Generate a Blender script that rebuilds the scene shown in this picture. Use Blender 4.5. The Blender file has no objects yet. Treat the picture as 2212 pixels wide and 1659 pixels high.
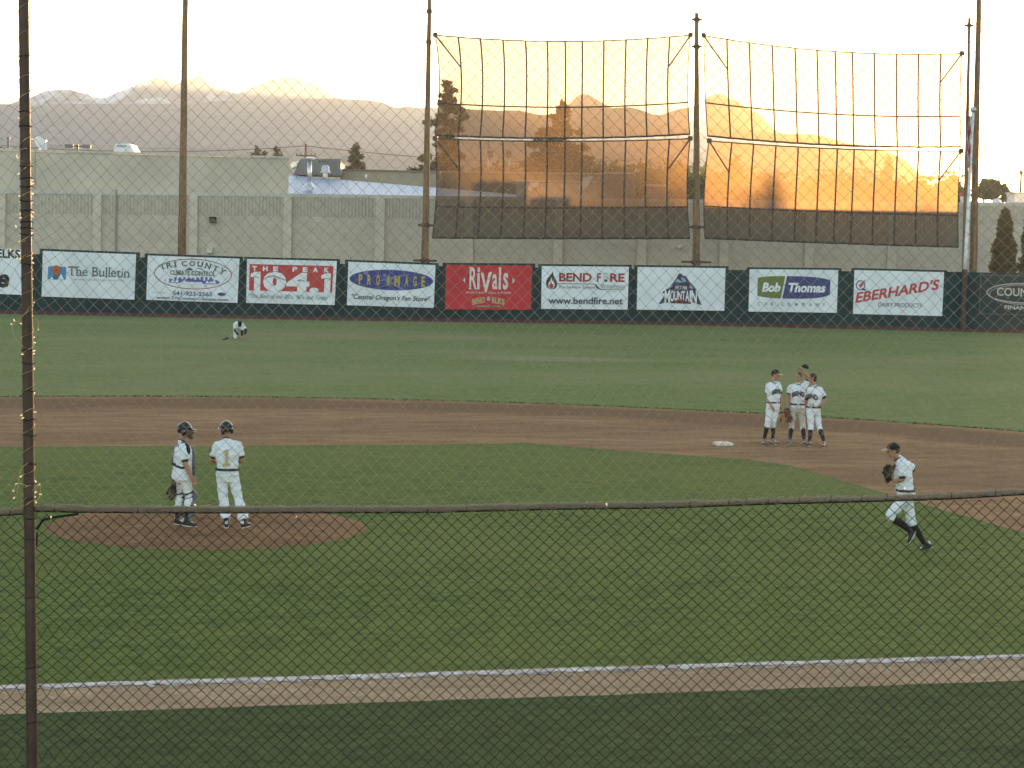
import bpy, bmesh, math, random
from mathutils import Vector, Matrix, noise
from mathutils.bvhtree import BVHTree
S = bpy.context.scene
C = S.collection
R = math.radians
# ------------------------------------------------------------------ camera
FPX, CH, PIT, ROL, TH, CU, CV = 2109.07, 5.0736, .0686, .0193, .2401, 9.1753, -23.7147
CAM = Vector((CU, CV, CH))
FWD = Vector((math.sin(TH), math.cos(TH), 0))        # horizontal view direction
RT = Vector((math.cos(TH), -math.sin(TH), 0))        # to the right of the view
UP = Vector((0, 0, 1))
F_ = (FWD * math.cos(PIT) - UP * math.sin(PIT)).normalized()
U0 = RT.cross(F_)
RC = RT * math.cos(ROL) + U0 * math.sin(ROL)
UC = -RT * math.sin(ROL) + U0 * math.cos(ROL)
cam = bpy.data.cameras.new('camera'); camo = bpy.data.objects.new('camera', cam); C.objects.link(camo)
M = Matrix.Identity(4)
for i in range(3):
    M[i][0], M[i][1], M[i][2], M[i][3] = RC[i], UC[i], -F_[i], CAM[i]
camo.matrix_world = M
cam.sensor_width = 36; cam.lens = FPX / 1024 * 36; cam.clip_start = .1; cam.clip_end = 30000
S.camera = camo
# ------------------------------------------------------------------ light
SUN_EL, SUN_AZ = R(2.75), TH + R(12.2)
w = bpy.data.worlds.new('World'); S.world = w; w.use_nodes = True
nt = w.node_tree; bg = nt.nodes['Background']
sky = nt.nodes.new('ShaderNodeTexSky'); sky.sky_type = 'NISHITA'; sky.sun_disc = False
sky.sun_elevation = SUN_EL; sky.sun_rotation = SUN_AZ; sky.altitude = 1100; sky.air_density = 1.0; sky.dust_density = 1.5; sky.ozone_density = 1.25
hs = nt.nodes.new('ShaderNodeHueSaturation'); hs.inputs['Saturation'].default_value = .82; nt.links.new(sky.outputs[0], hs.inputs['Color']); nt.links.new(hs.outputs[0], bg.inputs[0]); bg.inputs[1].default_value = .15
sl = bpy.data.lights.new('sun', 'SUN'); sl.energy = 5.0; sl.angle = R(.5); sl.color = (1, .62, .26)
so = bpy.data.objects.new('sun', sl); C.objects.link(so)
SUND = Vector((math.sin(SUN_AZ) * math.cos(SUN_EL), math.cos(SUN_AZ) * math.cos(SUN_EL), math.sin(SUN_EL)))
so.rotation_euler = SUND.to_track_quat('Z', 'Y').to_euler(); so.location = (40, 60, 60)
S.view_settings.view_transform = 'Standard'; S.view_settings.look = 'None'
S.view_settings.exposure = 2.75; S.view_settings.gamma = 1
S.cycles.use_denoising = True; S.cycles.denoiser = 'OPENIMAGEDENOISE'; S.cycles.denoising_input_passes = 'RGB_ALBEDO_NORMAL'; S.cycles.denoising_prefilter = 'ACCURATE'
S.cycles.sample_clamp_indirect = 3.0; S.cycles.caustics_reflective = False; S.cycles.caustics_refractive = False
S.cycles.max_bounces = 6; S.cycles.transparent_max_bounces = 12; S.cycles.volume_bounces = 0
HAZE = 1.8e-4

# ------------------------------------------------------------------ pixel helpers (2212-wide copy of the photo)
K = 1024 / 2212
def ray(x, y):
    return F_ * FPX + RC * (x * K - 512) + UC * (384 - y * K)
def at(x, y, D):
    """world point on the sight line through (x,y) at horizontal distance D"""
    d = ray(x, y); return CAM + d * (D / d.dot(FWD))
def gnd(x, y, z=0):
    d = ray(x, y); return CAM + d * ((z - CH) / d.z)
def dep(p): return (Vector(p) - CAM).dot(FWD)
def V(x, d, z): return CAM * 1 + RT * x + FWD * d + UP * (z - CH)
def lerp(a, b, t): return a + (b - a) * t

# ------------------------------------------------------------------ mesh builder
class MB:
    def __init__(s): s.v = []; s.f = []
    def add(s, vs, fs):
        o = len(s.v); s.v += [Vector(p) for p in vs]; s.f += [tuple(i + o for i in f) for f in fs]; return s
    def quad(s, a, b, c, d): return s.add([a, b, c, d], [(0, 1, 2, 3)])
    def box(s, c, sx, sd, sz, rt=RT, fw=FWD, up=UP):
        """box centred on c with full sizes along rt, fw, up"""
        c = Vector(c); P = []
        for k in (-.5, .5):
            for j in (-.5, .5):
                for i in (-.5, .5): P.append(c + rt * (i * sx) + fw * (j * sd) + up * (k * sz))
        return s.add(P, [(0, 2, 3, 1), (4, 5, 7, 6), (0, 1, 5, 4), (2, 6, 7, 3), (0, 4, 6, 2), (1, 3, 7, 5)])
    def tube(s, pts, rad, n=8, cap=True):
        pts = [Vector(p) for p in pts]
        if not hasattr(rad, '__len__'): rad = [rad] * len(pts)
        vs = []; fs = []; prev = None
        for i, p in enumerate(pts):
            t = (pts[min(i + 1, len(pts) - 1)] - pts[max(i - 1, 0)])
            if t.length < 1e-9: t = Vector((0, 0, 1))
            t.normalize()
            if prev is None:
                a = t.cross(Vector((0.3, .2, 1)) if abs(t.z) < .9 else Vector((1, .1, 0))).normalized()
            else:
                a = (prev - t * prev.dot(t))
                a = a.normalized() if a.length > 1e-6 else t.orthogonal().normalized()
            prev = a; b = t.cross(a)
            for k in range(n):
                an = 2 * math.pi * k / n
                vs.append(p + (a * math.cos(an) + b * math.sin(an)) * rad[i])
        m = len(pts)
        for i in range(m - 1):
            for k in range(n):
                k2 = (k + 1) % n
                fs.append((i * n + k, i * n + k2, (i + 1) * n + k2, (i + 1) * n + k))
        if cap and n > 2:
            fs.append(tuple(range(n))[::-1]); fs.append(tuple((m - 1) * n + k for k in range(n)))
        return s.add(vs, fs)
    def ell(s, c, rx, ry, rz, ax=(RT, FWD, UP), nu=14, nv=9):
        c = Vector(c); vs = [c - ax[2] * rz]; fs = []
        for j in range(1, nv):
            ph = -math.pi / 2 + math.pi * j / nv
            for i in range(nu):
                a = 2 * math.pi * i / nu
                vs.append(c + ax[0] * (rx * math.cos(ph) * math.cos(a)) + ax[1] * (ry * math.cos(ph) * math.sin(a)) + ax[2] * (rz * math.sin(ph)))
        vs.append(c + ax[2] * rz); L = len(vs) - 1
        for i in range(nu):
            i2 = (i + 1) % nu
            fs.append((0, 1 + i2, 1 + i)); fs.append((L, 1 + (nv - 2) * nu + i, 1 + (nv - 2) * nu + i2))
            for j in range(nv - 2):
                fs.append((1 + j * nu + i, 1 + j * nu + i2, 1 + (j + 1) * nu + i2, 1 + (j + 1) * nu + i))
        return s.add(vs, fs)
    def cap_(s, a, b, ra, rb, n=12):
        """tapered capsule"""
        a = Vector(a); b = Vector(b); t = b - a; L = t.length
        if L < 1e-6: return s.ell(a, ra, ra, ra)
        t /= L; pts = []; rad = []
        for k in range(5):
            q = -math.pi / 2 + math.pi / 2 * k / 4; pts.append(a + t * (ra * math.sin(q))); rad.append(max(ra * math.cos(q), ra * .02))
        for k in range(5):
            q = math.pi / 2 * k / 4; pts.append(b + t * (rb * math.sin(q))); rad.append(max(rb * math.cos(q), rb * .02))
        return s.tube(pts, rad, n)
    def loft(s, rings, n=20, p=2.4):
        """rings: (centre, xvec, yvec) ; closed superellipse tube"""
        vs = []; fs = []
        for c, xv, yv in rings:
            for k in range(n):
                a = 2 * math.pi * k / n; ca, sa = math.cos(a), math.sin(a)
                ca = math.copysign(abs(ca) ** (2 / p), ca); sa = math.copysign(abs(sa) ** (2 / p), sa)
                vs.append(Vector(c) + Vector(xv) * ca + Vector(yv) * sa)
        m = len(rings)
        for i in range(m - 1):
            for k in range(n):
                k2 = (k + 1) % n; fs.append((i * n + k, i * n + k2, (i + 1) * n + k2, (i + 1) * n + k))
        fs.append(tuple(range(n))[::-1]); fs.append(tuple((m - 1) * n + k for k in range(n)))
        return s.add(vs, fs)
    def mesh(s, name, off=Vector((0, 0, 0))):
        me = bpy.data.meshes.new(name); me.from_pydata([tuple(p - off) for p in s.v], [], s.f); me.update(); return me
    def build(s, name, m, parent=None, base=None, smooth=False):
        if parent is not None: off = wloc(parent)
        elif base is not None: off = Vector(base)
        else: off = Vector((0, 0, 0))
        me = s.mesh(name, off); me.materials.append(m)
        if smooth:
            for p in me.polygons: p.use_smooth = True
        o = bpy.data.objects.new(name, me); C.objects.link(o)
        if parent is not None: o.parent = parent
        else: o.location = off
        return o
def wloc(o):
    p = Vector((0, 0, 0))
    while o is not None: p = p + o.location; o = o.parent
    return p
def thing(name, base, label, cat, group=None):
    o = bpy.data.objects.new(name, None); C.objects.link(o); o.location = base; o.empty_display_size = .2
    return tag(o, label, cat, group)
def tag(o, label=None, cat=None, group=None, kind=None):
    if label: o['label'] = label
    if cat: o['category'] = cat
    if group: o['group'] = group
    if kind: o['kind'] = kind
    return o

# ------------------------------------------------------------------ materials
def mat(name, col, rough=.8, var=0.0, scale=5.0, detail=4, bump=0.0, bscale=None, metal=0.0, stretch=(1, 1, 1), spec=.3, col2=None, coat=0):
    m = bpy.data.materials.new(name); m.use_nodes = True; t = m.node_tree; b = t.nodes['Principled BSDF']
    b.inputs['Roughness'].default_value = rough; b.inputs['Metallic'].default_value = metal
    b.inputs['Specular IOR Level'].default_value = spec; b.inputs['Coat Weight'].default_value = coat
    b.inputs['Base Color'].default_value = (*col, 1)
    if var or bump or col2:
        geo = t.nodes.new('ShaderNodeNewGeometry'); mp = t.nodes.new('ShaderNodeMapping'); mp.inputs['Scale'].default_value = stretch
        t.links.new(geo.outputs['Position'], mp.inputs[0])
        n = t.nodes.new('ShaderNodeTexNoise'); n.inputs['Scale'].default_value = scale; n.inputs['Detail'].default_value = detail
        t.links.new(mp.outputs[0], n.inputs['Vector'])
        if var or col2:
            r = t.nodes.new('ShaderNodeValToRGB'); r.color_ramp.elements[0].position = .3; r.color_ramp.elements[1].position = .7
            c1 = [c * (1 - var) for c in col]; c2 = col2 or [min(1, c * (1 + var)) for c in col]
            r.color_ramp.elements[0].color = (*c1, 1); r.color_ramp.elements[1].color = (*c2, 1)
            t.links.new(n.outputs[0], r.inputs[0]); t.links.new(r.outputs[0], b.inputs['Base Color'])
        if bump:
            n2 = t.nodes.new('ShaderNodeTexNoise'); n2.inputs['Scale'].default_value = bscale or scale; n2.inputs['Detail'].default_value = 3
            t.links.new(mp.outputs[0], n2.inputs['Vector'])
            bu = t.nodes.new('ShaderNodeBump'); bu.inputs['Strength'].default_value = 1; bu.inputs['Distance'].default_value = bump
            t.links.new(n2.outputs[0], bu.inputs['Height']); t.links.new(bu.outputs[0], b.inputs['Normal'])
    return m
class NT:
    """small helper for hand written node trees"""
    def __init__(s, name):
        s.m = bpy.data.materials.new(name); s.m.use_nodes = True; s.t = s.m.node_tree; s.b = s.t.nodes['Principled BSDF']; s.out = s.t.nodes['Material Output']
        s.geo = s.t.nodes.new('ShaderNodeNewGeometry')
    def n(s, typ, **kw):
        o = s.t.nodes.new(typ)
        for k, v in kw.items():
            if k in o.inputs: o.inputs[k].default_value = v
            else: setattr(o, k, v)
        return o
    def l(s, a, b): s.t.links.new(a, b)
    def pos(s, sc=(1, 1, 1), rot=0.0):
        mp = s.n('ShaderNodeMapping'); mp.inputs['Scale'].default_value = sc; mp.inputs['Rotation'].default_value = (0, 0, rot)
        s.l(s.geo.outputs['Position'], mp.inputs[0]); return mp.outputs[0]
    def noise(s, scale, detail=3, vec=None, rough=.55):
        o = s.n('ShaderNodeTexNoise', Scale=scale, Detail=detail, Roughness=rough); s.l(vec if vec is not None else s.geo.outputs['Position'], o.inputs['Vector']); return o.outputs[0]
    def ramp(s, fac, stops):
        o = s.n('ShaderNodeValToRGB'); e = o.color_ramp.elements
        while len(e) < len(stops): e.new(.5)
        for i, (p, c) in enumerate(stops): e[i].position = p; e[i].color = (*c, 1) if hasattr(c, '__len__') else (c, c, c, 1)
        s.l(fac, o.inputs[0]); return o.outputs[0]
    def mix(s, fac, a, b, blend='MIX'):
        o = s.n('ShaderNodeMix', data_type='RGBA', blend_type=blend)
        for sk, v in ((0, fac), (6, a), (7, b)):
            if hasattr(v, 'is_linked'): s.l(v, o.inputs[sk])
            elif hasattr(v, '__len__'): o.inputs[sk].default_value = (*v, 1)
            else: o.inputs[sk].default_value = v
        return o.outputs[2]
    def math(s, op, a, b=0.0):
        o = s.n('ShaderNodeMath', operation=op)
        for i, v in enumerate((a, b)):
            if hasattr(v, 'is_linked'): s.l(v, o.inputs[i])
            else: o.inputs[i].default_value = v
        return o.outputs[0]
    def bump(s, h, dist):
        o = s.n('ShaderNodeBump', Distance=dist); s.l(h, o.inputs['Height']); s.l(o.outputs[0], s.b.inputs['Normal'])

def grass_mat(name, dark, mid, dry, dryamt=.5, worn=()):
    k = NT(name)
    fine = k.noise(5, 7, k.pos((.8, 1, 1), -TH), .82)
    med = k.noise(1.1, 6, k.pos((.75, 1.2, 1), -TH), .7)
    big = k.noise(.1, 4, k.pos((.55, 1, 1), -TH), .6)
    c = k.mix(k.ramp(fine, [(.40, 0), (.60, 1)]), dark, mid); c = k.mix(k.ramp(med, [(.3, .55), (.5, 0)]), c, dark)
    c2 = k.mix(k.ramp(med, [(.38, 0), (.68, dryamt * .7)]), c, dry)
    c3 = k.mix(k.ramp(big, [(.42, 0), (.66, dryamt)]), c2, dry)
    for wp, rad, amt in worn:       # trodden, thin patches of turf
        mp = k.pos((1, 1, 1)); d = k.n('ShaderNodeVectorMath', operation='SUBTRACT'); k.l(mp, d.inputs[0]); d.inputs[1].default_value = wp
        du = k.n('ShaderNodeVectorMath', operation='DOT_PRODUCT'); k.l(d.outputs[0], du.inputs[0]); du.inputs[1].default_value = RT / rad[0]
        dv = k.n('ShaderNodeVectorMath', operation='DOT_PRODUCT'); k.l(d.outputs[0], dv.inputs[0]); dv.inputs[1].default_value = FWD / rad[1]
        rr = k.math('ADD', k.math('MULTIPLY', du.outputs['Value'], du.outputs['Value']), k.math('MULTIPLY', dv.outputs['Value'], dv.outputs['Value']))
        rr = k.math('ADD', rr, k.math('MULTIPLY', k.math('SUBTRACT', med, .5), 2.5))
        c3 = k.mix(k.ramp(rr, [(.1, amt), (.95, 0)]), c3, (.30, .235, .15))
    k.l(c3, k.b.inputs['Base Color']); k.b.inputs['Roughness'].default_value = .9; k.b.inputs['Specular IOR Level'].default_value = .1
    k.bump(fine, .05)
    return k.m
def dirt_mat(name, a, b, damp, dampamt=.6, band=None):
    k = NT(name)
    fine = k.noise(14, 5, None, .7); med = k.noise(1.1, 4, k.pos((.5, 1.4, 1), -TH)); big = k.noise(.22, 3, k.pos((.35, 1.2, 1), -TH))
    c = k.mix(k.ramp(fine, [(.38, 0), (.62, 1)]), a, b)
    c = k.mix(k.ramp(med, [(.42, 0), (.62, .6)]), c, damp)
    c = k.mix(k.ramp(big, [(.45, 0), (.62, dampamt)]), c, damp)
    pit = k.noise(2.6, 3, k.pos((.8, 1.2, 1), -TH), .6); c = k.mix(k.ramp(pit, [(.60, 0), (.66, .45)]), c, tuple(q * .72 for q in damp)); pl = k.noise(3.7, 3, k.pos((.5, 1.6, 1), -TH)); c = k.mix(k.ramp(pl, [(.60, 0), (.68, .4)]), c, tuple(min(1, q * 1.18) for q in b))
    if band:      # the strip along the outer edge that was watered and dragged
        d = k.n('ShaderNodeVectorMath', operation='DISTANCE'); k.l(k.geo.outputs['Position'], d.inputs[0]); d.inputs[1].default_value = (band[0], band[1], 0)
        wob = k.math('MULTIPLY', k.math('SUBTRACT', k.noise(.35, 4, k.pos((.6, 1, 1), -TH)), .5), 3.2)
        dd = k.math('DIVIDE', k.math('ADD', d.outputs['Value'], wob), 40.0)
        c = k.mix(k.ramp(dd, [((band[2] - 1.2) / 40, 0), (band[2] / 40, .85), (band[3] / 40, .85), ((band[3] + .7) / 40, .1)]), c, damp)
    k.l(c, k.b.inputs['Base Color']); k.b.inputs['Roughness'].default_value = .95; k.b.inputs['Specular IOR Level'].default_value = .1
    k.bump(fine, .06); return k.m

MT = {}; RUB0 = 60.5 * .3048 / 2 ** .5
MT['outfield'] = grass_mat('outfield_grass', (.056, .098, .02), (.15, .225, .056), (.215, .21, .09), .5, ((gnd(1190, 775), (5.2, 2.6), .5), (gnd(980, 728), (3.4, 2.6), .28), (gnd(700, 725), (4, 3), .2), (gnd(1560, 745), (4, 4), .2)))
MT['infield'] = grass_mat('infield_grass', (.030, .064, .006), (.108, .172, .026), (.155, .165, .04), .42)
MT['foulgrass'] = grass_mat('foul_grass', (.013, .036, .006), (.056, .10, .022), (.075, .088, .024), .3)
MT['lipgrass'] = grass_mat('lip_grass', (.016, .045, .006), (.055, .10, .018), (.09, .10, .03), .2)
MT['dirt'] = dirt_mat('infield_dirt', (.245, .138, .064), (.395, .232, .118), (.155, .084, .04), .5, (RUB0, RUB0, 25.4, 28.0))
MT['mound'] = dirt_mat('mound_dirt', (.205, .112, .05), (.325, .185, .09), (.155, .083, .038), .4)
MT['strip'] = dirt_mat('foul_dirt', (.34, .23, .13), (.53, .385, .24), (.28, .185, .105), .4)
MT['track'] = dirt_mat('track_dirt', (.10, .038, .035), (.15, .06, .05), (.09, .035, .03))
MT['land'] = mat('dry_land', (.10, .095, .06), .95, .4, .02)
MT['chalk'] = mat('chalk', (.42, .35, .28), .95, .1, 7, col2=(.70, .67, .63), bump=.01, bscale=30)
MT['wood'] = mat('pole_wood', (.20, .115, .06), .8, .45, 2.2, bump=.02, bscale=6, stretch=(3, 3, .25))
MT['steel'] = mat('dark_steel', (.075, .046, .035), .5, .3, 9, metal=.2)
MT['galv'] = mat('galvanised_steel', (.55, .55, .56), .32, .12, 8, metal=.9)
MT['black'] = mat('black_plastic', (.012, .012, .013), .55)
MT['wallgreen'] = mat('wall_green_paint', (.009, .034, .036), .75, .25, .8, bump=.01, bscale=2)
MT['vinyl'] = mat('banner_vinyl', (.70, .73, .75), .6, .1, .6, bump=.09, bscale=1.3)
MT['vinylred'] = mat('banner_red', (.50, .028, .036), .6, .14, .6, bump=.09, bscale=1.3)
def flat(name, c, rough=.6): return mat(name, c, rough)

# ------------------------------------------------------------------ ground
def poly_sheet(name, pts, z, m, grid=None):
    bm = bmesh.new(); vs = [bm.verts.new((p[0], p[1], z)) for p in pts]; bm.faces.new(vs)
    bmesh.ops.triangulate(bm, faces=bm.faces[:]); me = bpy.data.meshes.new(name); bm.to_mesh(me); bm.free()
    for p in me.polygons:
        if p.normal.z < 0: p.flip()
    me.materials.append(m); o = bpy.data.objects.new(name, me); C.objects.link(o); o['kind'] = 'structure'; return o
rnd = random.Random(7)
def rough_line(pts, step, amp, seed=0):
    out = []
    for a, b in zip(pts[:-1], pts[1:]):
        a = Vector((a[0], a[1], 0)); b = Vector((b[0], b[1], 0)); n = max(1, int((b - a).length / step)); t = (b - a).normalized(); q = Vector((-t.y, t.x, 0))
        for i in range(n):
            p = a.lerp(b, i / n); p += q * (amp * (noise.noise(p * 1.3 + Vector((seed, 0, 0))) * .7 + noise.noise(p * 5 + Vector((seed, 0, 0))) * .5)); out.append((p.x, p.y))
    out.append((pts[-1][0], pts[-1][1])); return out
# one land sheet out to the horizon
B = 16000
poly_sheet('ground', [(-B, -B), (B, -B), (B, B), (-B, B)], -.02, MT['land'])
# wall base line as plan points, taken where the wall meets the ground
WB = [(-1300, 640), (-330, 661), (-160, 666), (0, 670), (367, 677.5), (733, 684), (1100, 689), (1475, 694.5), (1850, 703), (2212, 712), (2420, 717), (3300, 741)]
WP = [gnd(*p) for p in WB]
def wallpt(x):
    """plan point of the wall at photo column x"""
    for (x0, _), (x1, _), a, b in zip(WB[:-1], WB[1:], WP[:-1], WP[1:]):
        if x <= x1 or x1 == WB[-1][0]: return a.lerp(b, (x - x0) / (x1 - x0))
def wallD(x): return dep(wallpt(x))
far = [tuple(p.xy) for p in WP]
poly_sheet('outfield_grass', [(-45, -40), (75, -40), (110, 40)] + [(far[-1][0] + 4, far[-1][1])] + far[::-1] + [(-60, 100)], 0, MT['outfield'])
# warning track
tr = [(x, y + 8.5) for x, y in WB]; TRK = [tuple(gnd(*p).xy) for p in tr]
poly_sheet('warning_track', [tuple(p.xy) for p in WP] + rough_line(TRK[::-1], 1.0, .25, 3), .004, MT['track'])
# infield skin : disc of 95 ft about the rubber
ft = .3048; RUB = (60.5 * ft / 2 ** .5,) * 2; MC = (59 * ft / 2 ** .5,) * 2
arc = []
for k in range(121):
    a = R(-75) + R(240) * k / 120; r = 29.06 + .05 * noise.noise(Vector((k * .7, 0, 0))); arc.append((RUB[0] + r * math.cos(a), RUB[1] + r * math.sin(a)))
arc = [p for p in arc if p[1] > .3 and p[0] > .3]
poly_sheet('infield_dirt', arc + [(.3, .3)], .004, MT['dirt'])
edge2 = [tuple(gnd(*p).xy) for p in [(900, 961), (1137, 957), (1287, 970), (1475, 984), (1600, 992), (1708, 1006), (1921, 1069), (2212, 1152)]]
g = rough_line([(1.5, 26.75), (10, 26.75)] + edge2, .35, .05, 5) + [(26.6, 6), (26.2, 4.2), (25, 2.6), (23.5, .1), (.9, .1), (.9, 26.7)]
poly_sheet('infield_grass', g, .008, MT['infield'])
# foul strip, chalk, foul grass
sE = [gnd(0, 1546), gnd(1106, 1511), gnd(2212, 1473)]
l0 = sE[0] + (sE[0] - sE[1]); l1 = sE[2] + (sE[2] - sE[1])
sp = [tuple(l0.xy)] + [tuple(p.xy) for p in sE] + [tuple(l1.xy)]
rl = rough_line(sp, .3, .05, 9)
poly_sheet('foul_line_dirt', rough_line([(rl[0][0], .15), (rl[-1][0], .15)], .2, .10, 41) + rl[::-1], .012, MT['strip'])
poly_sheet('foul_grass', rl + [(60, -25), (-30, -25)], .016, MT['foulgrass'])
up_ = rough_line([(rl[0][0], .085), (rl[-1][0], .085)], .10, .06, 21); lo_ = rough_line([(rl[-1][0], -.09), (rl[0][0], -.09)], .10, .13, 33)
ck = poly_sheet('chalk_line', up_ + lo_, .020, MT['chalk'])
bmc = bmesh.new(); bmc.from_mesh(ck.data); rc = random.Random(77)       # powder scattered off the line
for i in range(2600):
    x = rc.uniform(2, 22); y = rc.gauss(-.10, .12) if rc.random() < .75 else rc.uniform(-1.2, .15); q = rc.uniform(.006, .022) * (1.5 if abs(y + .05) < .15 else .7); a0 = rc.random() * 6
    bmc.faces.new([bmc.verts.new((x + q * rc.uniform(.6, 2.2) * math.cos(a0 + u), y + q * math.sin(a0 + u), .0215)) for u in (0, 1.5, 3.1, 4.6)])
bmc.to_mesh(ck.data); bmc.free()
# ragged grass lip along the outer edge of the infield dirt
def blades(name, spots, h, w, m, seed):
    rb = random.Random(seed); vs = []; fs = []
    for x, y, z in spots:
        a = rb.random() * 6.283; hh = h * rb.uniform(.5, 1.4); ww = w * rb.uniform(.6, 1.3); lx, ly = rb.gauss(0, .6) * hh, rb.gauss(0, .6) * hh; n0 = len(vs)
        vs += [(x - ww * math.cos(a), y - ww * math.sin(a), z), (x + ww * math.cos(a), y + ww * math.sin(a), z), (x + lx, y + ly, z + hh)]; fs.append((n0, n0 + 1, n0 + 2))
    me = bpy.data.meshes.new(name); me.from_pydata(vs, [], fs); me.update(); me.materials.append(m); o = bpy.data.objects.new(name, me); C.objects.link(o); o['kind'] = 'stuff'; return o
rg = random.Random(31)
def along(pts, per_m, spread, z):
    out = []
    for a, b in zip(pts[:-1], pts[1:]):
        L = math.hypot(b[0] - a[0], b[1] - a[1])
        for i in range(int(L * per_m) + (rg.random() < (L * per_m) % 1)):
            u = rg.random(); out.append((lerp(a[0], b[0], u) + rg.gauss(0, spread), lerp(a[1], b[1], u) + rg.gauss(0, spread), z))
    return out
lip = along([p for p in arc if p[1] > 12 or p[0] > 30], 60, .05, .0)
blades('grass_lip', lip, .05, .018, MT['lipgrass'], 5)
# mound
bm_ = MB(); rings = 14; n = 64
def mound_z(r): 
    r = min(r / 2.74, 1); return .012 + .25 * (1 - max(0, (r - .15) / .85) ** 1.25)
for j in range(rings + 1):
    r = 2.74 * j / rings
    for i in range(n):
        a = 2 * math.pi * i / n; rr = r * (1 + (.012 * noise.noise(Vector((math.cos(a) * 4, math.sin(a) * 4, 0))) if j == rings else 0))
        x, y = MC[0] + rr * math.cos(a), MC[1] + rr * math.sin(a)
        bm_.v.append(Vector((x, y, mound_z(r) + .01 * noise.noise(Vector((x * 2, y * 2, 0))) * (j < rings))))
for j in range(rings):
    for i in range(n):
        i2 = (i + 1) % n; bm_.f.append((j * n + i, (j + 1) * n + i, (j + 1) * n + i2, j * n + i2))
o = bm_.build('pitchers_mound', MT['mound'], smooth=True); o['kind'] = 'structure'
# second base
b = MB(); c2 = gnd(1562, 957, .06)
bb = MB(); ax = Vector((1, 0, 0)); ay = Vector((0, 1, 0))
bb.box(Vector((c2.x, c2.y, .035)), .42, .42, .05, ax, ay); bb.box(Vector((c2.x, c2.y, .07)), .36, .36, .025, ax, ay)
tag(bb.build('base', mat('base_canvas', (.62, .58, .5), .8, .25, 12), base=(c2.x, c2.y, .004)), 'scuffed white second base lying on the dirt left of the three players', 'base')

# ------------------------------------------------------------------ outfield wall
def wall_h(x):
    tops = [(-1300, 512), (-330, 538), (80, 549), (305, 556), (525, 563), (740, 570), (955, 575), (1160, 578), (1367, 581), (1590, 583), (1825, 586), (2060, 587), (2212, 591), (2420, 595), (3300, 619)]
    for (x0, y0), (x1, y1) in zip(tops[:-1], tops[1:]):
        if x <= x1 or x1 == 3300: return lerp(y0, y1, (x - x0) / (x1 - x0))
m = MB(); XS = [-1290 + 55 * i for i in range(83)]
fr = []; 
for x in XS:
    p = wallpt(x); z = at(x, wall_h(x), dep(p)).z; q = p + FWD * .22
    fr.append((Vector((p.x, p.y, 0)), Vector((p.x, p.y, z)), Vector((q.x, q.y, z)), Vector((q.x, q.y, 0))))
for a, b2 in zip(fr[:-1], fr[1:]):
    m.quad(a[0], b2[0], b2[1], a[1]); m.quad(a[1], b2[1], b2[2], a[2]); m.quad(b2[3], a[3], a[2], b2[2])
wall = m.build('outfield_wall', MT['wallgreen']); tag(wall, 'long dark green outfield wall carrying the advertising banners', 'wall')
j_ = MB()
for x in range(-1245, 3260, 105):      # plywood seams as proud battens
    p = wallpt(x); z = at(x, wall_h(x), dep(p)).z
    j_.box(Vector((p.x, p.y, z / 2 + .003)) - FWD * .004, .05, .02, z)
j_.build('batten', MT['wallgreen'], wall)


# ------------------------------------------------------------------ block building behind the wall
def block_mat(name, col, flute=False):
    k = NT(name)
    u = k.n('ShaderNodeVectorMath', operation='DOT_PRODUCT'); k.l(k.geo.outputs['Position'], u.inputs[0]); u.inputs[1].default_value = RT
    sp_ = k.n('ShaderNodeSeparateXYZ'); k.l(k.geo.outputs['Position'], sp_.inputs[0])
    cb = k.n('ShaderNodeCombineXYZ'); k.l(u.outputs['Value'], cb.inputs[0]); k.l(sp_.outputs[2], cb.inputs[1])
    n1 = k.noise(1.6, 5, None, .7); n2 = k.noise(.25, 3)
    col = Vector(col)
    c = k.mix(k.ramp(n1, [(.3, 0), (.7, 1)]), tuple(col * .86), tuple(col * 1.1))
    c = k.mix(k.ramp(n2, [(.4, 0), (.7, .3)]), c, tuple(col * .8))
    if flute:
        wv = k.n('ShaderNodeTexWave', wave_type='BANDS', bands_direction='X', Scale=1.3, Distortion=.6); k.l(cb.outputs[0], wv.inputs['Vector'])
        c = k.mix(k.ramp(wv.outputs[0], [(.3, .22), (.7, 0)]), c, tuple(col * .65)); h = wv.outputs[0]
    else:
        br = k.n('ShaderNodeTexBrick', Scale=1.0); k.l(cb.outputs[0], br.inputs['Vector'])
        br.inputs['Brick Width'].default_value = .8; br.inputs['Row Height'].default_value = .4; br.inputs['Mortar Size'].default_value = .02; br.inputs['Mortar Smooth'].default_value = .6
        br.inputs['Color1'].default_value = (1, 1, 1, 1); br.inputs['Color2'].default_value = (.92, .91, .90, 1); br.inputs['Mortar'].default_value = (.82, .80, .78, 1)
        c = k.mix(.55, c, br.outputs[0], 'MULTIPLY'); h = k.noise(5, 4)
    k.l(c, k.b.inputs['Base Color']); k.b.inputs['Roughness'].default_value = .95; k.b.inputs['Specular IOR Level'].default_value = .1
    k.bump(h, .06); return k.m
MT['block'] = block_mat('split_face_block', (.58, .505, .405)); MT['flute'] = block_mat('fluted_block', (.555, .485, .39), True)
MT['plain'] = mat('smooth_block', (.585, .51, .41), .9, .1, 1.2); MT['stucco'] = mat('parapet_stucco', (.55, .48, .385), .9, .12, .35)
MT['coping'] = mat('coping', (.55, .51, .45), .8, .1, 1)
BLK = [(-1300, 390, 138), (-330, 405, 146), (0, 410, 148), (625, 418, 151), (832, 421, 152), (1510, 431, 154), (1941, 436, 156), (2212, 438, 158), (2500, 441, 160), (3300, 450, 165)]
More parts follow.
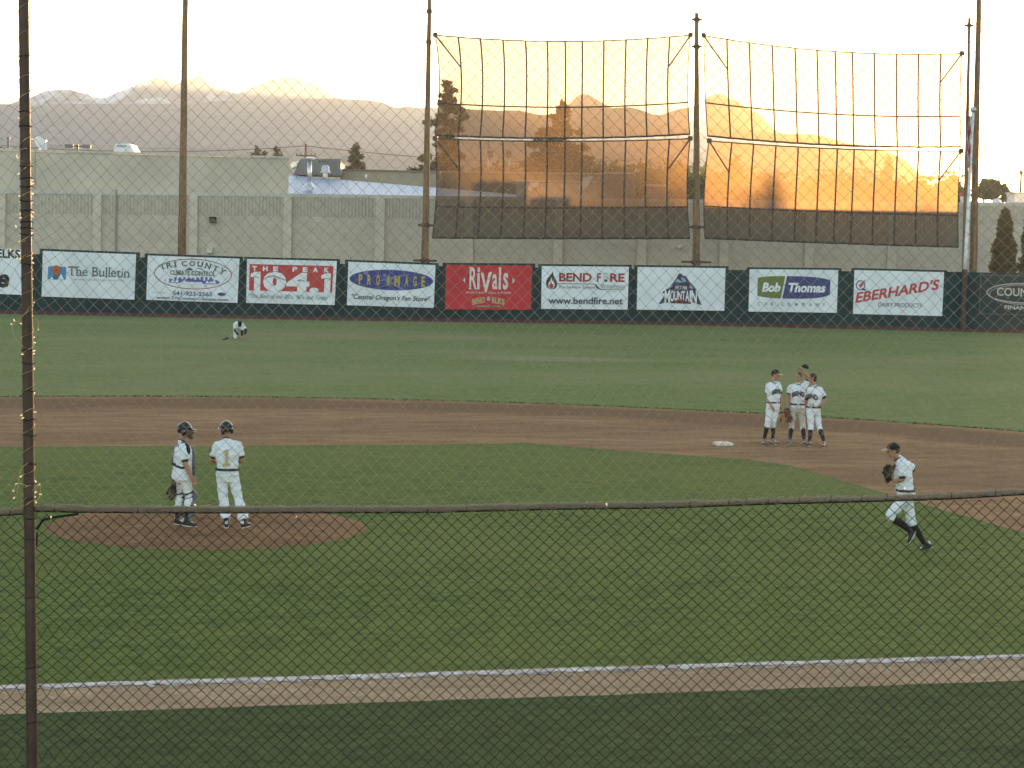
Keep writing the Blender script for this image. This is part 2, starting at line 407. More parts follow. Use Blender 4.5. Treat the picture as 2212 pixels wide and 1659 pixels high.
def blk(x):
    for a, b in zip(BLK[:-1], BLK[1:]):
        if x <= b[0]: break
    t = (x - a[0]) / (b[0] - a[0]); return lerp(a[1], b[1], t), lerp(a[2], b[2], t)
def bP(x, dz=0, dd=0):
    """point on the block wall: photo column x, dz below the wall top"""
    y, D = blk(x); p = at(x, y, D + dd); return Vector((p.x, p.y, p.z - dz))
bb = bP(1100); building = thing('block_building', (bb.x, bb.y, 0), 'long beige concrete block building behind the outfield wall, with pilasters and a taller left part', 'building')
cols = [-1290 + 30 * i for i in range(152)]
def strip(m, d0, d1, dd=0, x0=-1290, x1=3240, fixz=None):
    xs = [x for x in cols if x0 < x < x1]; xs = [x0] + xs + [x1]
    for a, b in zip(xs[:-1], xs[1:]):
        A, Bq = bP(a, 0, dd), bP(b, 0, dd)
        zA = 0 if d1 is None else A.z - d1; zB = 0 if d1 is None else Bq.z - d1
        m.quad(Vector((A.x, A.y, zA)), Vector((Bq.x, Bq.y, zB)), Vector((Bq.x, Bq.y, Bq.z - d0)), Vector((A.x, A.y, A.z - d0)))
m = MB(); strip(m, 1.62, None)
for a, b in zip(cols[:-1], cols[1:]):        # body behind : top and rear
    m.quad(bP(a, .2), bP(b, .2), bP(b, .2) + FWD * 18, bP(a, .2) + FWD * 18)
    P, Q = bP(a) + FWD * 18, bP(b) + FWD * 18
    m.quad(Vector((Q.x, Q.y, 0)), Vector((P.x, P.y, 0)), P - UP * .2, Q - UP * .2)
m.build('wall', MT['block'], building)
m = MB(); strip(m, .25, 1.62, -.015); m.build('fluted_band', MT['flute'], building)
m = MB(); strip(m, 0, .25, -.06)
xs = cols
for a, b in zip(xs[:-1], xs[1:]): m.quad(bP(a, 0, -.06), bP(b, 0, -.06), bP(b, 0, .4), bP(a, 0, .4))
m.build('coping', MT['coping'], building)
for x0, x1 in [(-1080, -1065), (-860, -845), (-640, -625), (-425, -410), (-215, -200), (1, 13), (202, 220), (410, 428), (613, 631), (812, 832), (1005, 1024), (1198, 1217), (1379, 1398), (1557, 1575), (1741, 1759), (1920, 1938), (2090, 2108), (2260, 2280), (2430, 2448), (2600, 2618), (2770, 2788), (2940, 2958)]:
    m = MB(); c = (bP(x0) + bP(x1)) / 2; wd = (bP(x1) - bP(x0)).length; h = c.z - .25
    m.box(Vector((c.x, c.y, h / 2)) - FWD * .1, wd, .24, h)
    m.build('pilaster', MT['plain'], building)
def onwall(x, y, dd=0):
    p = at(x, y, blk(x)[1] + dd); return p
# taller parapet part at the left
m = MB(); A, Bq = at(77, 327, 149.5), at(624, 342, 152)
zb = bP(300).z - .6; EX = (RT * -.24 * 14)
m.quad(Vector((A.x, A.y, zb)), Vector((Bq.x, Bq.y, zb)), Bq, A); m.quad(A, Bq, Bq + FWD * 14 + EX, A + FWD * 14 + EX)
m.quad(Vector((Bq.x, Bq.y, zb)), Vector((Bq.x, Bq.y, zb)) + FWD * 14 + EX, Bq + FWD * 14 + EX, Bq)
m.quad(Vector((A.x, A.y, zb)) + FWD * 14 + EX, Vector((A.x, A.y, zb)), A, A + FWD * 14 + EX)
m.quad(Vector((Bq.x, Bq.y, zb)) + FWD * 14 + EX, Vector((A.x, A.y, zb)) + FWD * 14 + EX, A + FWD * 14 + EX, Bq + FWD * 14 + EX)
A2, B2 = at(-1290, 299, 144), at(76, 326, 150.2)
m.quad(Vector((A2.x, A2.y, zb)), Vector((B2.x, B2.y, zb)), B2, A2); m.quad(A2, B2, B2 + FWD * 13, A2 + FWD * 13)
m.build('parapet', MT['stucco'], building)
m = MB()
for P, Q in ((A, Bq), (A2, B2)):
    m.quad(P - FWD * .06, Q - FWD * .06, Q - FWD * .06 + UP * .14, P - FWD * .06 + UP * .14); m.quad(P - FWD * .06 + UP * .14, Q - FWD * .06 + UP * .14, Q + FWD * .3 + UP * .14, P + FWD * .3 + UP * .14)
    m.quad(Q - FWD * .06 - UP * .05, P - FWD * .06 - UP * .05, P, Q)
m.build('parapet_cap', MT['coping'], building)
m = MB(); p = onwall(251, 480, -.06); m.box(p, .12, .1, 4.6); m.build('conduit', mat('conduit_paint', (.27, .25, .23), .6), building)
# lights and boxes fixed on the wall
wl = thing('wall_light', onwall(460, 484, -.2), 'small square dark floodlight high on the beige block wall beside the leftmost wooden pole', 'wall light')
m = MB(); p = onwall(460, 475, -.25); m.box(p, .46, .3, .44); m.box(p - FWD * .17 + UP * .17, .52, .16, .07); m.build('housing', MT['black'], wl)
m = MB(); m.box(p - FWD * .165 - UP * .03, .34, .03, .28); m.build('lens', flat('light_lens', (.06, .07, .08), .2), wl)
for x, y, lab in ((453, 541, 'small pale electrical box low on the block wall just above the phone number banner'), (1468, 534, 'small round pale lamp low on the block wall under the left windscreen')):
    m = MB(); p = onwall(x, y, -.15)
    if x < 1000: m.box(p, .42, .25, .36); m.box(p + UP * .2, .48, .3, .05)
    else: m.ell(p, .17, .14, .17); m.box(p + FWD * .1, .22, .1, .22)
    tag(m.build('wall_box' if x < 1000 else 'wall_lamp', flat('fixture_paint', (.6, .58, .54), .5), base=p), lab, 'electrical box' if x < 1000 else 'wall lamp')
# ------------------------------------------------------------------ roofs and rooftop things
MT['bluemetal'] = mat('blue_metal_roof', (.40, .47, .56), .5, .08, .5, metal=.2)
MT['beige'] = mat('beige_wall', (.33, .29, .215), .9, .1, .4); MT['hvac'] = mat('hvac_paint', (.15, .16, .165), .7, .15, .8); MT['whitepaint'] = mat('white_paint', (.72, .72, .72), .5, .08, 1.5)
def px_prism(m, pts, D, dd):
    """outline traced in the photo at distance D, made dd deep"""
    a = [at(x, y, D) for x, y in pts]; b = [p + FWD * dd for p in a]; n = len(a)
    m.add(a + b, [tuple(range(n))] + [tuple(range(2 * n - 1, n - 1, -1))] + [((i + 1) % n, i, n + i, n + (i + 1) % n) for i in range(n)])
    return m
hall = thing('metal_roof_hall', V(-20, 190, 0), 'low hall with pale blue metal roof and beige back wall behind the block building', 'building')
m = MB(); L0, L1 = at(600, 420, 186), at(1130, 425, 186); T0, T1 = at(600, 377, 200), at(1130, 421, 200)
m.quad(L0, L1, T1, T0)
for i in range(1, 14):
    a, b = L0.lerp(L1, i / 14), T0.lerp(T1, i / 14); m.tube([a, b], .05, 4)
for s_ in range(2): m.quad(L0 - UP * .3, L1 - UP * .3, L1, L0)
m.build('roof', MT['bluemetal'], hall)
m = MB(); px_prism(m, [(735, 430), (735, 368), (950, 373), (950, 430)], 204, 14); m.build('back_wall', MT['beige'], hall)
m = MB(); px_prism(m, [(733, 367.2), (735, 364.5), (950, 370), (950, 372.6)], 203.8, 14); m.build('eave', flat('eave_paint', (.2, .17, .13)), hall)
store = thing('flat_roof_store', V(8, 214, 0), 'tan flat roofed store seen through the lower left windscreen', 'building')
m = MB(); px_prism(m, [(905, 470), (905, 371.5), (1372, 377), (1372, 470)], 214, 24); m.build('wall', mat('store_wall', (.34, .25, .17), .9, .15, .3), store)
m = MB(); px_prism(m, [(903, 372), (903, 369), (1374, 374.5), (1374, 377.5)], 213.7, 24.6); m.build('roof_edge', MT['coping'], store)
# penthouse with slanted side
ph = thing('roof_penthouse', at(685, 378, 196), 'grey rooftop penthouse with slanted left side on the blue roof', 'rooftop unit')
m = MB(); px_prism(m, [(634, 377), (648, 345), (650, 343), (736, 343), (736, 379)], 201, 6); m.build('cabinet', MT['hvac'], ph)
m = MB(); px_prism(m, [(626, 356), (634, 349), (645, 349), (640, 360), (630, 363)], 200.8, 2); m.build('hood', MT['galv'], ph)
for i in range(4): m = MB(); m.box(at(690 + i * 6, 349, 200.95), .12, .08, .12); m.build('vent_hole', MT['black'], ph)
vb = thing('bell_vent', at(703, 377, 199), 'shiny bell shaped roof vent in front of the grey penthouse', 'roof vent')
def lathe(m, c, prof, n=16):
    vs = []; fs = []
    for r, z in prof:
        for k in range(n): vs.append(Vector(c) + Vector((r * math.cos(2 * math.pi * k / n), r * math.sin(2 * math.pi * k / n), z)))
    for j in range(len(prof) - 1):
        for k in range(n):
            k2 = (k + 1) % n; fs.append((j * n + k, j * n + k2, (j + 1) * n + k2, (j + 1) * n + k))
    fs.append(tuple(range(n))[::-1]); fs.append(tuple((len(prof) - 1) * n + k for k in range(n))); return m.add(vs, fs)
p = at(703, 374, 199); m = MB(); lathe(m, p, [(.50, .0), (.52, .1), (.40, .2), (.36, .55), (.27, .72), (.1, .76)]); m.build('bell', MT['galv'], vb, smooth=True)
m = MB(); m.tube([p - UP * .35, p + UP * .1], .24, 12); m.build('collar', MT['galv'], vb)
cp = thing('chimney_pipe', at(668, 402, 190), 'tall shiny flue pipe with flat cap and flared base on the blue roof', 'chimney')
p = at(668, 402, 190); top = at(668, 344, 190); H = top.z - p.z
m = MB(); m.tube([p, p + UP * H], .2, 16); m.build('pipe', MT['galv'], cp, smooth=True)
m = MB(); lathe(m, p - UP * .1, [(.62, 0), (.6, .06), (.34, .22), (.26, .4), (.2, .5)]); m.build('flashing', MT['galv'], cp)
m = MB(); lathe(m, p + UP * (H - .05), [(.46, .0), (.5, .11), (.3, .22), (.1, .28)]); m.build('cap', MT['galv'], cp)
for i, (x, yb, yt, D, r, capk) in enumerate([(1058, 372, 340, 216, .14, 1), (1098, 373, 340, 216, .14, 1), (1013, 372, 357, 215, .1, 0), (790, 387, 376, 196, .1, 0), (1055, 320, 299, 232, .1, 0)]):
    labs = ['thin flue stack with dark cap, left of the pair behind the left windscreen', 'thin flue stack with dark cap, right of the pair behind the left windscreen', 'short glinting vent pipe behind the lower left windscreen, beside the tall pine', 'short glinting vent pipe at the edge of the blue roof', 'slim tall flue top rising above the pair of capped stacks']
    p = at(x, yb, D); H = at(x, yt, D).z - p.z
    if i == 4: p.z -= 5; H += 5
    t = thing('flue_stack', p, labs[i], 'chimney', 'flue stacks on the roofs')
    m = MB(); m.tube([p, p + UP * H], r, 10); m.build('pipe', MT['galv'], t, smooth=True)
    if capk: m = MB(); lathe(m, p + UP * H, [(.26, 0), (.28, .08), (.28, .55), (.18, .7)], 12); m.build('cap', MT['hvac'], t)
# air handlers : the dark one throws its shadow on the windscreen
for i, (pts, D, dd, mm, lab) in enumerate([
    ([(1302, 440), (1302, 376), (1370, 378), (1370, 440)], 178, 4, 'hvac', 'dark grey box air handler seen through the right part of the left windscreen'),
    ([(1115, 440), (1115, 394), (1290, 396), (1290, 440)], 190, 5, 'stucco', 'long pale air handler low behind the left windscreen'),
    ([(1392, 440), (1392, 402), (1440, 403), (1440, 440)], 178, 3, 'hvac', 'small low air handler beside the windscreen post')]):
    t = thing('air_handler', at(pts[0][0], pts[0][1], D), lab, 'air handler', 'air handlers on the block building roof')
    m = MB(); px_prism(m, pts, D, dd); m.build('cabinet', MT[mm], t)
    m = MB(); (x0, yb), (_, yt), (x1, _), _ = pts
    m.box((at(x0, yt, D) + at(x1, yt, D)) / 2 + UP * .08 + FWD * dd / 2, (at(x1, yt, D) - at(x0, yt, D)).length + .2, dd + .2, .16); m.build('lid', MT['coping'], t)
    if i == 1:
        for q in ([(1139, 408), (1148, 395), (1165, 393), (1160, 404), (1150, 406), (1146, 414)], [(1250, 409), (1262, 382), (1282, 380), (1272, 398), (1262, 410)]):
            m = MB(); px_prism(m, q, D - 1.2, .8); m.build('intake_hood', MT['whitepaint'], t)
# dish, lights, vents along the parapet
t = thing('satellite_dish', at(85, 326, 156), 'pale satellite dish on the parapet beside the near netting pole', 'satellite dish')
p = at(85, 313, 156); ax_ = (RT * .8 - FWD * .4 + UP * .45).normalized(); ay_ = ax_.cross(UP).normalized(); az_ = ay_.cross(ax_)
m = MB(); vs = []; fs = []; n = 20; nr = 5
for j in range(nr + 1):
    for k in range(n):
        r = .62 * j / nr; vs.append(p + ay_ * (r * math.cos(2 * math.pi * k / n)) + az_ * (r * math.sin(2 * math.pi * k / n)) + ax_ * (.5 * r * r))
for j in range(nr):
    for k in range(n): fs.append((j * n + k, j * n + (k + 1) % n, (j + 1) * n + (k + 1) % n, (j + 1) * n + k))
m.add(vs, fs); m.build('dish', MT['whitepaint'], t, smooth=True)
m = MB(); m.tube([p + ax_ * .1 - az_ * .5, p + ax_ * .65], .03, 6); m.box(p + ax_ * .65, .1, .1, .1); m.build('feed_arm', MT['galv'], t)
m = MB(); m.tube([p - UP * 1.0, p], .05, 8); m.build('mast', MT['galv'], t)
t = thing('roof_floodlight', at(168, 330, 156), 'twin floodlights on a short T post above the parapet', 'floodlight')
p = at(168, 316, 156); m = MB(); m.box(p, .14, .14, .22); m.tube([p - UP * .6, p], .06, 8); m.box(p, 1.75, .08, .08); m.build('post', MT['black'], t)
for sx in (-.62, .66): m = MB(); m.box(p + RT * sx, .6, .3, .26); m.box(p + RT * sx - UP * .05 - FWD * .17, .5, .05, .16); m.build('lamp_head', MT['hvac'], t)
t = thing('roof_vent_hood', at(267, 333, 156), 'white rooftop fan hood with sloping shiny right side on the parapet', 'roof vent')
m = MB(); px_prism(m, [(245, 331), (245, 322), (249, 312), (252, 310), (277, 310), (286, 321), (292, 333)], 156, 2.6); m.build('hood', MT['whitepaint'], t)
m = MB(); px_prism(m, [(251, 318), (253, 313), (272, 313), (276, 318)], 155.96, .1); m.build('louvre', flat('louvre_grey', (.35, .37, .4)), t)
m = MB(); px_prism(m, [(279, 312), (281, 311), (293, 331), (292, 334), (287, 333)], 155.9, 2.7); m.build('side_panel', MT['galv'], t)
t = thing('roof_post', at(18, 327, 156), 'short dark post standing on the parapet at far left', 'post')
m = MB(); m.tube([at(18, 330, 156), at(18, 299, 156)], .09, 8); m.build('post', MT['hvac'], t); m = MB(); m.box(at(18, 298, 156), .24, .2, .14); m.build('head', MT['hvac'], t)
t = thing('roof_dome', at(2153, 437, 176), 'white dome skylight on the roof beyond the flagpole', 'skylight'); m = MB(); p = at(2153, 436, 176); m.ell(p, .36, .36, .28); m.tube([p - UP * .3, p + UP * .03], .38, 14); m.build('dome', MT['whitepaint'], t, smooth=True)
m = MB(); m.tube([p - UP * .5, p - UP * .15], .44, 14); m.build('curb', MT['galv'], t)
t = thing('roadside_sign', at(2082, 440, 230), 'small white sign with a red top panel beside the flagpole', 'sign')
m = MB(); px_prism(m, [(2076, 460), (2076, 424), (2089, 424), (2089, 460)], 230, .5); m.build('panel', MT['whitepaint'], t)
m = MB(); px_prism(m, [(2075, 424), (2075, 417), (2090, 417), (2090, 424)], 229.9, .7); m.build('top_panel', flat('sign_red', (.5, .03, .05)), t)
t = thing('water_cooler_box', at(2203, 436, 184), 'pale rooftop box at the far right edge below the utility pole', 'rooftop unit')
m = MB(); px_prism(m, [(2192, 437), (2192, 417), (2230, 418), (2230, 438)], 184, 3); m.build('cabinet', MT['whitepaint'], t); m = MB(); px_prism(m, [(2190, 417), (2190, 414.5), (2232, 415.5), (2232, 418)], 183.8, 3.3); m.build('lid', MT['coping'], t)

# ------------------------------------------------------------------ mountains and air
def hill_mesh(name, prof, D, depth, m, ruggd, foot=0, nx=220, ny=26, seed=0):
    """a real ridge: the traced skyline at distance D is its crest, sloping down to the front and the back"""
    vs = []; fs = []
    for i in range(nx + 1):
        x = lerp(prof[0][0], prof[-1][0], i / nx)
        for a, b in zip(prof[:-1], prof[1:]):
            if x <= b[0]: break
        y = lerp(a[1], b[1], (x - a[0]) / (b[0] - a[0]))
        crest = at(x, y, D)
        for j in range(ny + 1):
            s_ = j / ny * 2 - 1                      # -1 front foot .. 0 crest .. 1 back foot
            f = max(0, 1 - abs(s_)) ** (1.15 if s_ < 0 else 1.0)
            p = at(x, y, D + s_ * depth); q = Vector((p.x, p.y, 0))
            nz = noise.fractal(Vector((q.x, q.y, seed * 97)) * (3.2 / depth), 1.0, 2.0, 5) * ruggd * (1 - f) * f * 4
            z = foot + (crest.z - foot) * f + nz * (crest.z) + (noise.noise(Vector((q.x * .02, q.y * .02, seed))) * ruggd * 12 * (f > 0.02))
            vs.append(Vector((q.x, q.y, z if 0 < j < ny else -5)))
    for i in range(nx):
        for j in range(ny):
            a = i * (ny + 1) + j; fs.append((a, a + ny + 1, a + ny + 2, a + 1))
    b = MB().add(vs, fs); o = b.build(name, m, smooth=True); o['kind'] = 'structure'; return o
k = NT('snowy_rock'); spz = k.n('ShaderNodeSeparateXYZ'); k.l(k.geo.outputs['Position'], spz.inputs[0])
nz = k.noise(.006, 5, k.pos((1, 1, 1.6)), .65)
patch = k.ramp(nz, [(.50, 0), (.60, .9)])
k.l(k.mix(patch, (.09, .075, .07), (.66, .70, .76)), k.b.inputs['Base Color']); k.b.inputs['Roughness'].default_value = .9; MT['snow'] = k.m
MT['forest'] = mat('forest_slope', (.045, .05, .05), .95, .5, .015, bump=8, bscale=.03)
zc = lambda L: [(x / 3, y / 3) for x, y in L]
snow = [(-1300, 262), (-800, 225), (-400, 240)] + zc([(-200, 700), (0, 690), (110, 655), (205, 630), (290, 590), (390, 580), (460, 580), (520, 600), (570, 610), (640, 635), (690, 632), (740, 605), (800, 585), (880, 548), (960, 510), (985, 515), (1025, 497), (1050, 515), (1080, 520), (1110, 535), (1145, 548), (1175, 530), (1250, 500), (1290, 488), (1310, 497), (1340, 530), (1380, 560), (1410, 585), (1440, 575), (1480, 590), (1540, 605), (1600, 580), (1680, 545), (1760, 512), (1840, 495), (1900, 497), (1980, 520), (2050, 545), (2100, 585), (2160, 625), (2240, 650), (2400, 660), (2500, 690), (2700, 720)]) + [(1000, 260), (1100, 300)]
hill_mesh('snowy_mountain', snow, 4100, 800, MT['snow'], .10, seed=1)
ridge = [(-1300, 240), (-400, 245)] + zc([(0, 672), (200, 690), (400, 680), (640, 672), (900, 676), (1200, 672), (1400, 655), (1700, 650), (2000, 640), (2212, 636)]) + [(737.3 + x / 3, y / 3) for x, y in [(0, 636), (150, 645), (260, 660), (330, 695), (380, 700), (430, 685), (490, 700), (560, 695), (640, 700), (760, 705), (860, 712), (960, 715), (1040, 720), (1120, 712), (1200, 725), (1290, 748), (1400, 735), (1500, 705), (1620, 690), (1750, 700), (1850, 695), (1930, 710), (2000, 735), (2060, 748), (2150, 715), (2212, 700)]] + [(1474.7 + x / 3, y / 3) for x, y in [(60, 690), (300, 790), (480, 850), (700, 868), (840, 868), (940, 890), (1050, 925), (1200, 945), (1330, 985), (1440, 1035), (1520, 1110), (1600, 1210), (1700, 1300), (2212, 1320)]] + [(2700, 440)]
hill_mesh('forested_ridge', ridge, 3500, 840, MT['forest'], .12, seed=2)
peak = [(737.3 + x / 3, y / 3) for x, y in [(1290, 900), (1400, 780), (1480, 670), (1530, 620), (1570, 607), (1620, 620), (1680, 660), (1750, 700), (1850, 790), (1950, 900)]]
hill_mesh('cone_peak', peak, 5000, 840, MT['forest'], .05, nx=80, seed=3)
butte = [(1420, 300), (1450, 255), (1490, 230)] + [(1474.7 + x / 3, y / 3) for x, y in [(100, 680), (160, 630), (215, 608), (270, 612), (300, 640), (360, 655), (400, 690), (450, 715), (500, 745), (540, 790), (580, 835), (640, 865), (760, 930), (900, 1020)]]
hill_mesh('rounded_butte', butte, 4400, 760, MT['forest'], .05, nx=90, seed=4)
foot = [(-1300, 335), (-400, 330), (0, 318), (200, 312), (420, 320), (700, 318), (900, 325), (1200, 330), (1400, 322), (1600, 330), (1800, 370), (1930, 405), (2000, 430), (2212, 445), (2600, 450)]
hill_mesh('foothill', foot, 2300, 600, MT['forest'], .12, seed=5)
hz = bpy.data.materials.new('haze_air'); hz.use_nodes = True; t_ = hz.node_tree; t_.nodes.remove(t_.nodes['Principled BSDF'])
pv = t_.nodes.new('ShaderNodeVolumePrincipled'); pv.inputs['Color'].default_value = (.82, .89, 1, 1); pv.inputs['Density'].default_value = HAZE; pv.inputs['Anisotropy'].default_value = .45
t_.links.new(pv.outputs[0], t_.nodes['Material Output'].inputs['Volume'])
m = MB(); c = CAM + FWD * 2980; m.box(Vector((c.x, c.y, 283)), 6400, 6100, 572); o = m.build('haze', hz); o['kind'] = 'stuff'

# ------------------------------------------------------------------ banners on the wall
_tc = {}
def text_geo(txt, shear=0.0, bold=0.0, spacing=1.0, res=3):
    key = (txt, shear, bold, spacing)
    if key in _tc: return _tc[key]
    cu = bpy.data.curves.new('txt', 'FONT'); cu.body = txt; cu.shear = shear; cu.offset = bold; cu.space_character = spacing; cu.resolution_u = res; cu.fill_mode = 'FRONT'
    ob = bpy.data.objects.new('txt', cu); C.objects.link(ob); dg = bpy.context.evaluated_depsgraph_get()
    me = bpy.data.meshes.new_from_object(ob.evaluated_get(dg)); vs = [v.co.copy() for v in me.vertices]; fs = [tuple(p.vertices) for p in me.polygons]
    bpy.data.objects.remove(ob); bpy.data.curves.remove(cu); bpy.data.meshes.remove(me)
    x0 = min(v.x for v in vs); x1 = max(v.x for v in vs); y0 = min(v.y for v in vs); y1 = max(v.y for v in vs)
    g = ([((v.x - x0) / (x1 - x0), (v.y - y0) / (y1 - y0)) for v in vs], fs); _tc[key] = g; return g
class Art:
    """flat artwork in banner coordinates s (0..1 across) and t (0..1 up)"""
    def __init__(a): a.v = []; a.f = []
    def add(a, pts, fs): o = len(a.v); a.v += pts; a.f += [tuple(i + o for i in f) for f in fs]; return a
    def text(a, txt, s0, s1, t0, t1, warp=None, **kw):
        v, f = text_geo(txt, **kw); pts = [(lerp(s0, s1, x), lerp(t0, t1, y)) for x, y in v]
        if warp: pts = [warp(*p) for p in pts]
        return a.add(pts, f)
    def serif(a, txt, s0, s1, t0, t1, stems, sw=.02, sh=.1, warp=None, **kw):
        """lettering with small slab serifs; stems: (position along the word, foot?, head?)"""
        a.text(txt, s0, s1, t0, t1, warp, **kw)
        for x, lo, hi in stems:
            for y in [q for q in (lo, hi) if q is not None]:
                c = (lerp(s0, s1, x), lerp(t0, t1, y)); h = (t1 - t0) * sh / 2; pts = [(c[0] - sw, c[1] - h), (c[0] + sw, c[1] - h), (c[0] + sw, c[1] + h), (c[0] - sw, c[1] + h)]
                if warp: pts = [warp(*p) for p in pts]
                a.add(pts, [(0, 1, 2, 3)])
        return a
    def poly(a, pts): return a.add(list(pts), [tuple(range(len(pts)))])
    def rect(a, s0, s1, t0, t1): return a.poly([(s0, t0), (s1, t0), (s1, t1), (s0, t1)])
    def oval(a, cs, ct, rs, rt, n=40): return a.poly([(cs + rs * math.cos(2 * math.pi * i / n), ct + rt * math.sin(2 * math.pi * i / n)) for i in range(n)])
    def ring(a, cs, ct, rs, rt, ws, wt, n=56, a0=0, a1=2 * math.pi):
        p = []
        for i in range(n + 1):
            q = a0 + (a1 - a0) * i / n; p += [(cs + rs * math.cos(q), ct + rt * math.sin(q)), (cs + (rs - ws) * math.cos(q), ct + (rt - wt) * math.sin(q))]
        return a.add(p, [(2 * i, 2 * i + 2, 2 * i + 3, 2 * i + 1) for i in range(n)])
    def line(a, pts, ws, wt):
        for (x0, y0), (x1, y1) in zip(pts[:-1], pts[1:]):
            if abs(x1 - x0) * 2 > abs(y1 - y0): a.poly([(x0, y0 - wt / 2), (x1, y1 - wt / 2), (x1, y1 + wt / 2), (x0, y0 + wt / 2)])
            else: a.poly([(x0 - ws / 2, y0), (x0 + ws / 2, y0), (x1 + ws / 2, y1), (x1 - ws / 2, y1)])
        return a
def arcw(s0, s1, dt):
    mid = (s0 + s1) / 2
    return lambda s, t: (s, t + dt * (1 - ((s - mid) / ((s1 - s0) / 2)) ** 2) - dt)
INK = {}
def ink(name, c):
    if name not in INK: INK[name] = mat('ink_' + name, c, .6)
    return INK[name]
def banner(label, TL, TR, BR, BL, sheet, arts, frame=True):
    """corners are photo positions on the wall; arts = [(part name, Art, ink)]"""
    P = []
    for x, y in (TL, TR, BR, BL):
        P.append(at(x, y, wallD(x) - .10))
    TLp, TRp, BRp, BLp = P; nrm = (TRp - TLp).cross(TLp - BLp).normalized()
    if nrm.dot(FWD) > 0: nrm = -nrm
    def pt(s, t, off=0): return BLp.lerp(BRp, s).lerp(TLp.lerp(TRp, s), t) + nrm * off
    base = (BLp + BRp) / 2
    t = thing('banner', base, label, 'banner', 'advertising banners on the outfield wall')
    m = MB(); N = 14
    for i in range(N):
        for j in range(7):
            q = []
            for a, b in ((i, j), (i + 1, j), (i + 1, j + 1), (i, j + 1)):
                s_, u = a / N, b / 7; q.append(pt(s_, u, .035))
            m.quad(*q)
    bk = [pt(0, 0, 0), pt(1, 0, 0), pt(1, 1, 0), pt(0, 1, 0)]; ft_ = [pt(0, 0, .035), pt(1, 0, .035), pt(1, 1, .035), pt(0, 1, .035)]
    for i in range(4): m.quad(bk[i], bk[(i + 1) % 4], ft_[(i + 1) % 4], ft_[i])
    m.build('sheet', sheet, t)
    if frame:
        m = MB(); e = .035; et = .045
        for a, b in (((-e, 1), (1 + e, 1 + et)), ((-e, .0), (0, 1)), ((1, .0), (1 + e, 1))):
            q = [pt(a[0], a[1], .02), pt(b[0], a[1], .02), pt(b[0], b[1], .02), pt(a[0], b[1], .02)]; r = [v - nrm * .2 for v in q]
            m.quad(*q)
            for i in range(4): m.quad(r[i], r[(i + 1) % 4], q[(i + 1) % 4], q[i])
        m.build('backing_board', MT['wallgreen'], t)
    for i, (nm, art, mm) in enumerate(arts):
        me = MB(); me.add([pt(s_, u, .045 + .006 * i) for s_, u in art.v], art.f); me.build(nm, mm, t)
    return t
K1 = ink('black', (.02, .02, .022)); KB = ink('navy', (.06, .07, .20)); KR = ink('red', (.48, .05, .05)); KW = ink('white', (.75, .76, .78)); KG = ink('grey', (.30, .31, .33)); KT = ink('tan', (.48, .38, .20)); KDG = ink('deep_green', (.05, .10, .09))
cA = lambda x, y: (x / 5.027 / 1.4756, (770 + y / 5.027) / 1.4756)
cB = lambda x, y: ((440 + x / 3.3515) / 1.4756, (770 + y / 3.3515) / 1.4756)
cC = lambda x, y: ((1080 + x / 3.456) / 1.4756, (800 + y / 3.456) / 1.4756)
cD = lambda x, y: ((1690 + x / 3.403) / 1.4756, (820 + y / 3.403) / 1.4756)
cE = lambda x, y: ((2340 + x / 2.394) / 1.4756, (830 + y / 2.394) / 1.4756)
# leftmost, cut by the frame
a = Art().text('ELKS', .745, .985, .79, .99, bold=.03); b = Art().text('e', .745, .875, .14, .44, shear=.2, bold=.04)
banner('white banner at the far left edge, cut off, black letters ELKS behind the near pole', (-160, 529), (47, 538.5), (47, 637), (-163, 628), MT['vinyl'], [('lettering', a, K1), ('lettering', b, K1)], False)
# newspaper
sk = ink('sky_blue', (.05, .24, .46)); og = ink('orange', (.42, .11, .05)); tl = ink('teal', (.03, .14, .17))
a = Art().poly([(.075, .38), (.245, .38), (.257, .40), (.257, .65), (.245, .67), (.075, .67), (.062, .65), (.062, .40)])
b = Art().oval(.15, .59, .052, .105)
c = Art().poly([(.155, .38), (.20, .50), (.185, .52), (.15, .50), (.128, .49), (.118, .38)])
d = Art().poly([(.17, .385), (.205, .515), (.238, .385)]).poly([(.085, .385), (.103, .445), (.125, .385)])
q = Art().oval(.148, .585, .007, .02)
tx = Art().serif('The Bulletin', .28, .935, .485, .685, [(.073, .02, None), (.02, .88, None), (.127, .88, None), (.165, .02, .98), (.23, .02, None), (.405, .02, .98), (.53, .02, None), (.625, .02, .98), (.69, .02, .98), (.865, .02, None), (.93, .02, None), (.985, .02, None)], sw=.012, sh=.09)
sm = Art().text('Serving Central Oregon Since 1903', .33, .885, .375, .435)
banner('white banner with serif words THE BULLETIN and a blue square logo holding an orange sun', cA(688, 148), cA(2182, 205), cA(2155, 930), cA(668, 880), MT['vinyl'], [('logo', a, sk), ('logo', c, tl), ('logo', b, og), ('logo', d, KW), ('logo', q, K1), ('lettering', tx, ink('dark_teal', (.07, .10, .14))), ('small_lettering', sm, ink('pale_grey', (.42, .44, .46)))])
